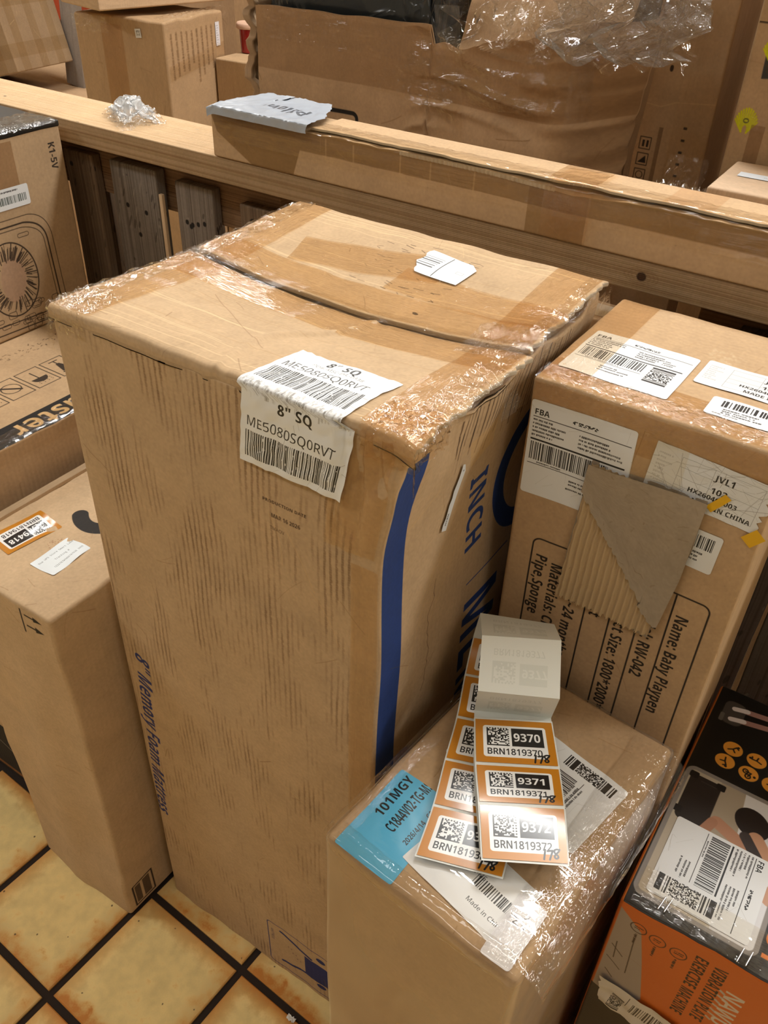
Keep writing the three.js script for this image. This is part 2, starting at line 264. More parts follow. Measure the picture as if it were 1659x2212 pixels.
    const R = rng(78); k.globalCompositeOperation = 'multiply'; for (let i = 0; i < 160; i++) { const x = 100 + Math.round(R() * 32) * 6.6, y = 6 + R() * 40; k.strokeStyle = `rgba(90,66,42,${.5 * R()})`; k.lineWidth = 1 + R() * 1.6; k.beginPath(); k.moveTo(x, y); k.lineTo(x, y + 14 + 40 * R()); k.stroke(); }
    k.globalCompositeOperation = 'source-over'; k.strokeStyle = 'rgba(70,48,28,.7)'; k.lineWidth = .7; let x = 96, y = 205; k.beginPath(); k.moveTo(x, y); for (let i = 0; i < 24; i++) { x += (R() - .62) * 6; y += 6; k.lineTo(x, y); } k.stroke();
    k.strokeStyle = 'rgba(210,172,118,.5)'; for (const [a, b, c, d] of [[40, 110, 150, 60], [60, 230, 190, 40], [90, 260, 170, 110], [45, 300, 90, 190]]) { k.lineWidth = .9; k.beginPath(); k.moveTo(a, b); k.lineTo(c, d); k.stroke(); }
    k.fillStyle = 'rgba(205,165,108,.45)'; poly(k, [[128, 66], [176, 58], [180, 92], [140, 102]]); k.fill(); scuffsAndStreaks(k, w, h, 60, 8, '#7b5a34', 36, .5);
  } });
  const topIn = plainCard('#bd9460');
  mesh('body', boxGeo(MB.w, MB.h, MB.d, { r: .006, seg: .0125, def: mbDef }), [right, plainCard('#bd9460'), topIn, plainCard('#bd9460'), front, plainCard('#bd9460')], t);
  // two lid flaps that sag to the slit between them
  const flap = (x0, x1, z0, z1, seed) => {
    const w = x1 - x0, d = z0 - z1, cx = (x0 + x1) / 2, cz = (z0 + z1) / 2, th = .0055;
    const m = cardMat(w, d, '#bd9460', null, { ppm: 1700, across: true, bump: .00018, after: (k, W, H) => {
      const R = rng(seed); for (let i = 0; i < 16; i++) { const y = R() * H; k.strokeStyle = R() < .6 ? 'rgba(240,212,166,.4)' : 'rgba(160,124,80,.2)'; k.lineWidth = .6 + R(); k.beginPath(); k.moveTo(0 + R() * 60, y); k.lineTo(W * (.3 + .7 * R()), y + (R() - .5) * 14); k.stroke(); }
      scuffsAndStreaks(k, W, H, 40, seed + 1, '#6e5232', 22, .5); scuffsAndStreaks(k, W, H, 26, seed + 2, '#e6c690', 30, .5);
      if (seed === 41) { k.strokeStyle = 'rgba(110,80,48,.4)'; k.lineWidth = .8; k.beginPath(); k.moveTo(90, 60); k.lineTo(150, 95); k.lineTo(210, 130); k.stroke(); }
      else { k.strokeStyle = 'rgba(70,52,36,.8)'; for (let i = 0; i < 46; i++) { const x = 150 + R() * 120, y = 30 + R() * 100, l = 3 + R() * 9; k.lineWidth = .4 + R() * .6; k.beginPath(); k.moveTo(x, y); k.lineTo(x + l, y + (R() - .3) * 5); k.stroke(); } k.fillStyle = 'rgba(60,44,30,.8)'; k.beginPath(); k.ellipse(262, 152, 4, 2, .4, 0, 7); k.fill(); }
    } });
    const g = boxGeo(w, th, d, { r: .002, seg: .005, def: (p) => {
      const X = p.x + cx, Z = p.z + cz, rag = p.x > w / 2 - .006 ? .0022 * n2(Z * 38, 1) + .0022 * n2(Z * 170, 2) : 0; p.x += rag; p.y += flapY(X, Z) - th;
      if (z0 > -.5) { const e = Z - (-.4598); if (e > 0) { const q = Math.min(e, .006) / .006 * Math.PI / 2; p.y -= .0038 * (1 - Math.cos(q)) + Math.max(0, e - .006); p.z -= e - .0038 * Math.sin(q); } }
    } });
    const f = mesh('top_flap', g, [TORN, plainCard('#bd9460'), m, topIn, plainCard('#bd9460'), plainCard('#bd9460')], t); f.position.set(cx - MB.x, 0, cz - MB.z);
  };
  flap(-.6665, -.2635, -.4475, -.6435, 41); flap(-.6665, -.2695, -.6545, -.8315, 52);
  const top = (name, w, h, cx, cz, a, mat, o = {}) => { const m = mesh(name, sheetGeo(w, h, (u, v) => { const p = onTop(w, h, 0, cx, cz, a)(u, v); p.y = flapY(p.x, p.z) + (o.off ?? .0007) + (o.wr ?? 0) * (n2(p.x * 40, p.z * 40) + .6 * n2(p.x * 110, p.z * 110)); p.x -= MB.x; p.z -= MB.z; return p; }, { nu: o.nu ?? 30, nv: o.nv ?? 8, r: o.r, jagL: o.jagL, jagR: o.jagR }), mat, t, o.label); return m; };
  top('packing_tape', .40, .045, -.466, -.6195, 0, TAPE, { nu: 44, wr: .0002 }); top('packing_tape', .39, .045, -.468, -.6795, 0, TAPE, { nu: 44, wr: .0002 });
  top('packing_tape', .048, .18, -.640, -.552, 0, TAPE, { nu: 8, nv: 24, wr: .0003, off: .001 }); top('packing_tape', .048, .172, -.640, -.744, 0, TAPE, { nu: 8, nv: 24, wr: .0003, off: .001 });
  top('packing_tape', .05, .18, -.292, -.551, 0, TAPE, { nu: 10, nv: 28, wr: .0005, off: .001 }); top('packing_tape', .05, .172, -.298, -.744, 0, TAPE, { nu: 10, nv: 28, wr: .0004, off: .001 });
  top('packing_tape', .05, .17, -.505, -.745, -1.35, TAPE, { nu: 10, nv: 20, off: .0012 }); top('packing_tape', .2, .045, -.36, -.722, -.06, TAPE, { nu: 20, off: .0013 });
  // clear film bridging the slit and lapping over the left edge
  top('clear_film', .40, .03, -.468, -.649, .0, CLEAR_TAPE, { nu: 60, nv: 8, off: .0018, wr: .0010 });
  top('clear_film', .06, .07, -.300, -.655, .1, FILM, { nu: 16, nv: 16, off: .003, wr: .0022 });
  const edge = (name, x0, z0, z1, dir, mat, seed, wide = .02, drop = .03) => { // strip folded over the left or right edge of the lid
    const L = z0 - z1; mesh(name, sheetGeo(wide + drop, L, (u, v) => {
      const Z = z0 - v, s = u - drop, e = .0016 * n2(Z * 50, u * 120 + seed) + .0012 * n2(Z * 140, u * 60 + seed), y = flapY(x0, Z) + .0015;
      const p = s > 0 ? V(x0 - dir * s, y + e, Z) : V(x0 + dir * (.002 + e * .7), y + s, Z); return p.sub(V(MB.x, 0, MB.z)); }, { nu: 14, nv: 70 }), mat, t); };
  edge('clear_film', -.667, -.46, -.832, -1, FILM, 3, .028, .02); edge('clear_film', -.2655, -.60, -.832, 1, FILM, 9, .02, .05); edge('clear_film', -.262, -.458, -.60, 1, CLEAR_TAPE, 14, .03, .006);
  // corner cap of crumpled tape at the near right corner and at the left corner
  const cap = (name, cx, cz, sx, seed, mat) => mesh(name, sheetGeo(.07, .07, (u, v) => {
    const a = (u / .07 - .5) * 2, b = (v / .07 - .5) * 2, e = .0028 * n2(a * 5 + seed, b * 5) + .0016 * n2(a * 13 + seed, b * 13); let x = sx * a * .036, z = -b * .036, y = 1.0205; // folds down past the edges
    const ox = sx > 0 ? x - .012 : -x - .012, oz = z - .012; let dx = 0, dz = 0; if (ox > 0) { y -= ox; x = sx * (.014 + e); } if (oz > 0) { y -= oz * 1.1; z = .014 + e; } if (ox <= 0 && oz <= 0) y += e;
    return V(cx + x - MB.x, y, cz + z - MB.z); }, { nu: 30, nv: 30 }), mat, t);
  cap('corner_tape', -.277, -.4675, 1, 5, TAPE); cap('corner_tape', -.654, -.4695, -1, 8, CLEAR_TAPE);
  const onF = (name, w, h, cx, cy, a, mat, o = {}) => mesh(name, sheetGeo(w, h, onFront(w, h, MB.d / 2 + .0008 + (o.off ?? 0), cx - MB.x, cy, a, (p) => { const e = (o.wr ?? 0) * (n2(p.x * 40, p.y * 30) + .7 * n2(p.x * 120, p.y * 40)); mbDef(p); p.z += e; }), { nu: o.nu ?? 12, nv: o.nv ?? 12, r: o.r, jagL: o.jagL, jagR: o.jagR }), mat, t, o.label);
  onF('packing_tape', .05, .12, -.322, .952, 0, TAPE, { wr: .0012, nu: 20, nv: 30, off: .001 }); onF('packing_tape', .028, .62, -.306, .57, 0, TAPE, { wr: .0004, nv: 60 });
  // shipping label folded over the front edge
  const [lc, lk] = cv(700, 1030); lk.fillStyle = '#e9ecee'; lk.fillRect(0, 0, 700, 1030); lk.save(); lk.scale(7, 7);
  const half = (y0) => { T(lk, '8" SQ', 34, y0 + 14, 13, { weight: 'bold', color: '#101012', sx: .95 }); T(lk, 'ME5080SQ0RVT', 5, y0 + 33, 12.4, { color: '#1c1c1e', sx: .94 }); bars(lk, 5, y0 + 38, 88, 25, 61, .42); };
  half(0); half(78); T(lk, 'PO#: MSC-INL-0338', 26, 20.5, 5.6, { color: '#6b6b6d' }); lk.fillStyle = '#9a9a98'; lk.fillRect(58, 42, 40, .4);
  const R = rng(12); for (let i = 0; i < 420; i++) { const y = 66 + R() * 14; lk.fillStyle = `rgba(70,62,54,${.25 * R()})`; lk.fillRect(R() * 100, y + (R() - .5) * 4, .5 + R() * 1.6, .8 + R() * 5); } for (let i = 0; i < 90; i++) { lk.fillStyle = `rgba(235,236,236,${.5 + .5 * R()})`; lk.fillRect(R() * 100, 44 + R() * 26, .3 + R() * 1.4, .3 + R() * 1.8); lk.fillRect(4 + R() * 90, 108 + R() * 30, .2 + R(), .4 + R() * 2.5); }
  scuffsAndStreaks(lk, 100, 147, 60, 33, '#8a857e', 14, .3); lk.restore();
  const LW = .103, LH = .156, back = .080, lab = paperMat(lc, .38);
  mesh('shipping_label', sheetGeo(LW, LH, (u, v) => { // v runs up the front, over the edge, across the flap
    const s = v - (LH - back), a = -.045, x = -.380 + (u - LW / 2) + s * a * -1.2, wob = .0007 * n2(u * 70, v * 60) + .0006 * n2(u * 190, v * 40);
    const Z0 = -.4522; let p; if (s > .004) p = V(x, flapY(x, Z0 - s) + .0012 + wob, Z0 - s); else if (s < -.004) { p = V(x - MB.x, 1.0185 + s, MB.d / 2 + .0045); const y = p.y; p.y = Math.min(p.y, 1.0); mbDef(p); p.y = y; p.x += MB.x; p.z += MB.z + wob; } else { const q = (s + .004) / .008 * Math.PI / 2; p = V(x, flapY(x, Z0) + .0012 - .004 * (1 - Math.sin(q)), Z0 + .0006 - .004 * (1 - Math.cos(q))); }
    return p.sub(V(MB.x, 0, MB.z)); }, { nu: 22, nv: 60 }), lab, t, 'wrinkled white label reading 8" SQ twice, folded over the edge');
  // torn parcel sticker on the far flap, sliver of sticker on the right wall
  const [sc, sk] = cv(420, 270); sk.fillStyle = '#e6ebf0'; sk.fillRect(0, 0, 420, 270); for (let i = 0; i < 6; i++) { sk.fillStyle = '#3a3a3c'; sk.fillRect(40, 70 + i * 22, 150 - i * 4, 3 + (i % 3) * 3); } sk.fillStyle = '#222'; sk.fillRect(215, 10, 6, 250); sk.strokeStyle = '#777'; sk.lineWidth = 2; sk.strokeRect(330, 130, 50, 26);
  top('torn_sticker', .070, .045, -.428, -.768, -.12, paperMat(sc), { nu: 14, nv: 10, off: .0016, label: 'torn white parcel sticker', jagL: (v) => .006 + .003 * n2(v * 60, 3) + (v < .018 ? .010 * (1 - v / .018) : 0), jagR: (v) => (v > .036 ? (v - .036) * 1.2 : 0) });
  const [vc, vk] = cv(120, 640); vk.fillStyle = '#dfe2e4'; vk.fillRect(0, 0, 120, 640); T(vk, 'WBZM', 40, 470, 40, { rot: Math.PI / 2, weight: 'bold' }); vk.fillStyle = '#222'; vk.beginPath(); vk.arc(62, 60, 9, 0, 7); vk.fill();
  mesh('torn_sticker', sheetGeo(.011, .066, onRight(.011, .066, MB.w / 2 + .001, -.567 - MB.z, .896, -.42, (p) => { const x = p.x; mbDef(p); p.x += .0012; }), { nu: 4, nv: 10, jagL: (v) => .0015 * n2(v * 200, 1) + .001, jagR: (v) => (v > .058 ? (v - .058) * .8 : .001) }), paperMat(vc), t, 'thin torn white sticker strip');
}
// ------------------------------------------------------------------ printed stickers
const PAPER = '#e4e7ea';
function art(w, h, ppm, base, draw) { const [c, k] = cv(w * ppm / 1000, h * ppm / 1000); k.fillStyle = base; k.fillRect(0, 0, c.width, c.height); k.scale(ppm / 1000, ppm / 1000); draw(k, w, h); return c; }
const stack2d = (k, x, y, w, h, seed) => { k.fillStyle = '#1b1b1d'; k.fillRect(x, y, w, h * .09); k.fillRect(x, y + h * .91, w, h * .09); k.fillRect(x, y + h * .12, w, h * .02); k.fillRect(x, y + h * .16, w, h * .03); k.fillRect(x, y + h * .82, w, h * .03); k.fillRect(x, y + h * .87, w, h * .015); cells(k, x, y + h * .22, w, h * .57, 20, 18, seed); };
const fba = (seed, o = {}) => paperMat(art(100, 100, 6400, PAPER, (k) => {
  T(k, 'FBA', 3.5, 15, 8, { color: '#1b1b1d', weight: 'bold' }); k.fillStyle = '#1d1d1f'; k.fillRect(3, 16.5, 94, .7); k.fillRect(3, 66 + (o.low ?? 0), o.block ? 62 : 94, .6); k.fillRect(3, 39.5, 92, 1.7);
  cells(k, 41, 10, 24, 3.2, 22, 4, seed + 9); lines(k, 3.5, 18.5, 36, 5, 3.9, seed + 1); lines(k, 49, 21, 32, 4, 3.9, seed + 2); lines(k, 74, 29, 20, 2, 3.6, seed + 3, '#6a6a6c');
  bars(k, 4, 43, o.block ? 60 : 76, 19, seed, .45); lines(k, 12, 63, 40, 1, 2.6, seed + 4); lines(k, o.block ? 30 : 46, 71, 30, 2, 3.8, seed + 5); lines(k, o.block ? 30 : 44, 80, 40, 1, 3.6, seed + 6);
  if (o.block) stack2d(k, 70, 44, 21, 34, seed + 7); scuffsAndStreaks(k, 100, 100, 24, seed, '#a7a49e', 20, .3);
}));
const jvl = (o = {}) => paperMat(art(104, 52, 6400, '#dfe2e5', (k) => {
  k.strokeStyle = '#9a9c9e'; k.lineWidth = .35; k.strokeRect(24, 6, 70, 40); for (const y of [16, 26, 35]) { k.beginPath(); k.moveTo(24, y); k.lineTo(94, y); k.stroke(); } k.beginPath(); k.moveTo(52, 6); k.lineTo(52, 46); k.stroke();
  T(k, 'JVL1', 54, 16, 8.5, { weight: 'bold' }); T(k, '102', 54, 29, 8.5, { weight: 'bold' }); T(k, 'HX260409003', 36, 37, 6.8, { weight: 'bold' }); T(k, 'MADE IN CHINA', 42, 46, 6.6, { weight: 'bold' }); lines(k, 4, 8, 14, 8, 4, 71, '#c4c6c8'); if (o.creased) scuffsAndStreaks(k, 104, 52, 70, 3, '#9b9a98', 40, .5);
}));
const tinyCode = (seed) => paperMat(art(46, 40, 6000, PAPER, (k) => { bars(k, 6, 5, 34, 13, seed, .5); lines(k, 8, 21, 28, 3, 4, seed + 1); lines(k, 4, 33, 20, 1, 4, seed + 2, '#8a8a8c'); }));
const ORANGE = '#c47f1c';
const brn = (num, o = {}) => new THREE.MeshPhysicalMaterial({ roughness: .3, clearcoat: .6, clearcoatRoughness: .12, side: THREE.DoubleSide, map: tex(art(74, 51, 7200, ORANGE, (k) => {
  k.fillStyle = '#f1f2f2'; rr(k, 7, 7, 60, 37, 3); k.fill(); cells(k, 10.5, 9.5, 21, 21, 16, 16, num, true); k.fillStyle = '#16171a'; k.fillRect(34, 9.5, 30, 21);
  T(k, String(num), 35.6, 24.6, 13, { weight: 'bold', color: '#f3f4f4', sx: .90 }); T(k, 'BRN181' + num, 10, 40.6, 9.6, { color: '#131418', sx: .93, heavy: .35 });
  if (o.hand) { k.strokeStyle = '#101012'; k.lineWidth = 1.7; k.lineCap = k.lineJoin = 'round'; poly(k, [[55, 40], [53.6, 48.5]], false); k.stroke(); poly(k, [[57, 41], [61.5, 40.4], [58.6, 48.5]], false); k.stroke(); k.beginPath(); k.moveTo(66, 39); k.bezierCurveTo(61, 39, 63, 43, 65, 44); k.bezierCurveTo(68, 46, 64, 49, 63, 46); k.bezierCurveTo(62.4, 44, 67, 42, 67.4, 39); k.stroke(); }
})) });

// ------------------------------------------------------------------ front carton wrapped in stretch film, with its stickers
const F = { x: -.1555, z: -.4821, w: .2, d: .292, h: .665, a: -5.2 * D };
{
  const t = thing('wrapped_carton', 'brown carton wrapped in clear stretch film with a sky blue sticker on top', 'box', [F.x, 0, F.z], F.a);
  const def = (p) => { const fx = p.x / (F.w / 2), fz = p.z / (F.d / 2), ty = p.y / F.h; if (ty > .99) { p.y += .0012 * n2(p.x * 12, p.z * 12) - .002 * Math.max(Math.abs(fx), Math.abs(fz)) ** 8; } if (fz > .9) p.z += .004 * (1 - fx * fx) * sm(1, .6, ty) + .002 * n2(p.x * 9, p.y * 6); if (fx < -.9) p.x += .001 * n2(p.z * 9, p.y * 5); };
  const side = (w, s) => cardMat(w, F.h, '#b08654', (k, W, H) => { scuffsAndStreaks(k, W, H, 12, s, '#8d6536', 40, .7); scuffsAndStreaks(k, W, H, 24, s + 1, '#dcbc8c', 40, .7, 1.2); }, { ppm: 1000 });  // pale strokes paint the light streaks of the film into the board colour
  const topM = cardMat(F.w, F.d, '#b08654', (k, W, H) => { scuffsAndStreaks(k, W, H, 40, 4, '#8d6536', 30, .5); }, { ppm: 1500 });
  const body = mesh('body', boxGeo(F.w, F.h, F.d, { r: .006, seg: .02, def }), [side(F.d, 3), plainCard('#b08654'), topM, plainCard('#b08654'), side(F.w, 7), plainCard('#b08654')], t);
  const st = (name, w, h, cx, cz, a, mat, off, label, o = {}) => mesh(name, sheetGeo(w, h, onTop(w, h, F.h + off, cx, cz, a, (p) => { const y = p.y; p.y = F.h; def(p); p.y += y - F.h + .0003 * n2(p.x * 60, p.z * 60); }), { nu: 14, nv: 14, r: o.r ?? .002, ...o }), mat, body, label);
  st('blue_sticker', .097, .0635, -.058, .0965, Math.PI / 2, paperMat(art(97, 63.5, 6000, '#58b4de', (k) => { T(k, '101MGY', 44, 17, 13.5, { weight: 'bold', color: '#10161c', sx: .96 }); T(k, 'C1844V02-TG-MS', 38, 36, 15, { weight: 'bold', color: '#0a0e12', sx: .52 }); T(k, '2026/4/14   G005A', 36, 52, 7, { weight: 'bold', color: '#16222c', sx: .9 }); }), .35), .0006, 'sky blue sticker');
  st('shipping_sticker', .151, .092, .009, -.0325, -.115, paperMat(art(151, 92, 5200, PAPER, (k) => {
    k.save(); k.translate(92, 5); k.rotate(.02); k.fillStyle = '#1b1b1d'; for (const [x, w] of [[0, 1], [2, 2], [5, .8], [7, 5], [43, 5], [50, 1], [52, 2], [39, 1], [41, 1]]) k.fillRect(x - 4, 0, w, 13); cells(k, 9, 0, 27, 13, 30, 14, 66); k.restore();
    for (let i = 0; i < 26; i++) { k.fillStyle = '#222224'; k.fillRect(64, 26 + i * 1.45 + (i % 3) * .3, 46, i % 4 ? .7 : 1.1); } k.save(); k.translate(121, 32); k.rotate(Math.PI / 2); lines(k, 0, 0, 30, 3, 4.2, 81); k.restore(); k.fillStyle = '#333'; k.fillRect(116, 24, .6, 40); k.fillRect(4, 60, 34, .6); k.strokeStyle = '#555'; k.lineWidth = .5; k.strokeRect(5, 62, 26, 22); scuffsAndStreaks(k, 151, 92, 20, 9, '#aaa8a2', 16, .3);
  })), .0004, 'white shipping sticker under the orange label strip', { r: .004 });
  st('address_sticker', .104, .062, .022, .0955, -.13, paperMat(art(104, 62, 5600, PAPER, (k) => { T(k, 'C1844V02-TG-MS', 18, 26, 6.2, { color: '#3a3a3c', sx: .95 }); T(k, 'G-US', 20, 35, 6, { color: '#555' }); T(k, 'ZFRLT', 44, 19, 6, { color: '#3a3a3c' }); bars(k, 56, 24, 42, 11, 45, .5); T(k, 'Made in China', 62, 49, 6, { color: '#333' }); })), .0008, 'white address sticker', { r: .001 });
  st('handwritten_sticker', .027, .062, .0765, .112, .0, paperMat(art(27, 62, 5200, '#e2e3e8', (k) => { k.strokeStyle = '#55565c'; k.lineWidth = .7; k.lineCap = 'round'; k.beginPath(); k.arc(15, 10, 2.4, 0, 7); k.moveTo(17, 10); k.quadraticCurveTo(18, 18, 13, 18); k.stroke(); poly(k, [[6, 20], [11, 22], [8, 26], [13, 26]], false); k.stroke(); poly(k, [[16, 24], [20, 27]], false); k.stroke(); })), .001, 'small white sticker with pen marks', { r: .003 });
  // film: a close shell plus ropes of gathered film along the rim
  const shell = boxGeo(F.w + .004, F.h + .003, F.d + .004, { r: .009, seg: .012, def: (p) => { def(p); const fx = p.x / (F.w / 2), fz = p.z / (F.d / 2), rim = Math.max(sm(.7, 1, Math.abs(fx)), sm(.75, 1, Math.abs(fz))), s = p.y > F.h - .004 ? 1 : .35; const e = (.0012 * n3(p.x * 40, p.y * 8, p.z * 12) + .0007 * n3(p.x * 90, p.y * 14, p.z * 26)) * (.25 + rim) ; if (p.y > F.h - .004) p.y += Math.max(e, -.0008); if (fz > .9) p.z += Math.max(e * (p.y > F.h - .03 ? 1 : .22), -.0006); if (fx > .9) p.x += Math.max(e, -.0008); } });
  mesh('stretch_film', shell, [FILM_SOFT, FILM_SOFT, FILM_TIGHT, FILM_SOFT, FILM_SOFT, FILM_SOFT], t);
  const rope = (pts, wide, seed, mat) => { const c = loft(pts); mesh('film_fold', sheetGeo(1, 1, (u, v) => { const p = c(v), a = (u - .5) * Math.PI * 1.1, q = pts[1].clone().sub(pts[0]).normalize(), out = pts.out ?? V(1, 1, 0).normalize(), sd = q.clone().cross(out); const e = 1 + .30 * n2(v * 7 + seed, u * 6) + .30 * (1 - Math.abs(n2(v * 9 + 3 * u + seed, u * 13))) ; return p.add(sd.multiplyScalar(Math.sin(a) * wide)).add(out.clone().multiplyScalar((Math.cos(a) - .75) * wide * .42 * e)); }, { nu: 18, nv: 90 }), mat, t); };
  const hx = F.w / 2, hz = F.d / 2, r1 = [V(hx - .004, F.h + .001, -hz + .01), V(hx - .003, F.h + .002, 0), V(hx - .004, F.h + .001, hz - .008)]; r1.out = V(.35, .94, 0); rope(r1, .030, 3, FILM); const r2 = [V(hx - .022, F.h + .003, -.06), V(hx - .02, F.h + .004, .05), V(hx - .026, F.h + .002, hz - .004)]; r2.out = V(0, 1, 0); rope(r2, .018, 8, FILM);
  const r3 = [V(-hx + .004, F.h + .001, -hz + .004), V(-hx + .004, F.h + .002, 0), V(-hx + .004, F.h + .001, hz - .006)]; r3.out = V(-.4, .9, 0); rope(r3, .014, 5, FILM); const r4 = [V(-hx + .01, F.h, hz - .004), V(0, F.h, hz - .001), V(hx - .01, F.h, hz - .004)]; r4.out = V(0, .6, .8); rope(r4, .014, 6, FILM_TIGHT);
}
{ // fan-folded strip of numbered labels: upper run, face-down run rising behind it, lower run
  const t = thing('label_strip', 'zigzag folded strip of orange and white numbered barcode labels lying on the wrapped carton', 'label strip');
  const liner = new THREE.MeshPhysicalMaterial({ color: 0xe8ebe6, roughness: .4, side: THREE.DoubleSide, transmission: .12, thickness: 0 });
  const back = new THREE.MeshPhysicalMaterial({ roughness: .45, side: THREE.DoubleSide, map: tex(art(76, 54, 4000, '#eef1ea', (k) => {  k.save(); k.translate(0, 54); k.scale(1, -1); k.fillStyle = '#e2e6de'; k.fillRect(38, 9, 26, 20); cells(k, 12, 9, 22, 21, 14, 14, 3, true, '#e0e4dc'); T(k, '9377', 40, 24, 11, { weight: 'bold', color: '#eef1ea' }); T(k, 'BRN1819377', 12, 42, 8.6, { color: '#dde1d9' }); k.restore(); })) });
  const ribbon = (rows) => { const L = loft(rows.map((r) => V(...r[0]))), R = loft(rows.map((r) => V(...r[1]))); return (s, u) => { const a = L(s), b = R(s); return a.lerp(b, u); }; };
  // spread by arc length between given rows
  const grid = (rows, per, mat, name, parent = t) => { const f = ribbon(rows); return [mesh(name, sheetGeo(1, 1, (u, v) => f(v, u), { nu: 10, nv: per * (rows.length - 1) }), mat, parent), f]; };
  const label = (on, f, s0, s1, mat) => { const m = mesh('numbered_label', sheetGeo(1, 1, (u, v) => { const s = lerp(s1, s0, v), e = 1e-3, p = f(s, u), du = f(s, Math.min(1, u + e)).sub(f(s, u - e)), dv = f(s + e, u).sub(f(s - e, u)), n = dv.cross(du).normalize(); if (n.y < 0) n.negate(); return p.addScaledVector(n, .0006); }, { nu: 10, nv: 10 }), mat, on); return m; };
  const inset = (f) => (s, u) => f(s, .018 + u * .964);
  // lower run, far end first
  const W = (l, dx, dz, y) => [l, [l[0] + dx, y ?? l[1], l[2] + dz]];
  const low = [W([-.2608, .737, -.6039], .070, -.027, .739), W([-.2640, .703, -.6010], .0705, -.027), W([-.2540, .6795, -.5690], .071, -.0275), W([-.2346, .6755, -.5188], .0712, -.0275), W([-.2193, .6730, -.4705], .0715, -.027), W([-.2030, .6720, -.4216], .072, -.026), W([-.1899, .6712, -.3700], .0727, -.0248)];
  const [ml, fl] = grid(low, 6, liner, 'liner'); const gl = inset(fl); [9380, 9381, 9382, 9383, 9384].forEach((n, i) => label(ml, gl, (i + 1.03) / 6, (i + 1.97) / 6, brn(n, { hand: n === 9384 })));
  // rising run seen from behind: three creased panels
  const A0 = [[-.2225, .6800, -.5330], [-.1545, .6830, -.5660]], A1 = [[-.2135, .7340, -.5130], [-.1445, .7395, -.5440]], B1 = [[-.2345, .7615, -.5540], [-.1665, .7690, -.5850]], C1 = [[-.2605, .7375, -.6035], [-.1905, .7395, -.6310]];
  const panel = (a, b, mat, name) => mesh(name, sheetGeo(1, 1, (u, v) => { const p = V(...a[0]).lerp(V(...a[1]), u), q = V(...b[0]).lerp(V(...b[1]), u); return p.lerp(q, v); }, { nu: 3, nv: 3 }), mat, t, 'back of the label strip');
  panel(A0, A1, back, 'liner_panel'); panel(A1, B1, back, 'liner_panel'); panel(B1, C1, back, 'liner_panel');
  grid([[[-.1430, .6840, -.3980], [-.0790, .6840, -.4360]], [[-.1886, .6780, -.4712], [-.1209, .6780, -.5113]], A0], 8, liner, 'liner');
  // upper run
  const up = [[[-.2155, .6895, -.5178], [-.1500, .6905, -.5565]], [[-.1886, .6895, -.4712], [-.1212, .6900, -.5113]], [[-.1654, .6915, -.4345], [-.0996, .6915, -.4747]], [[-.1370, .6890, -.3892], [-.0733, .6900, -.4262]]];
  const [mu, fu] = grid(up, 10, liner, 'liner'); const gu = inset(fu); [9370, 9371, 9372].forEach((n, i) => label(mu, gu, (i + .04) / 3, (i + .965) / 3, brn(n, { hand: true })));
}
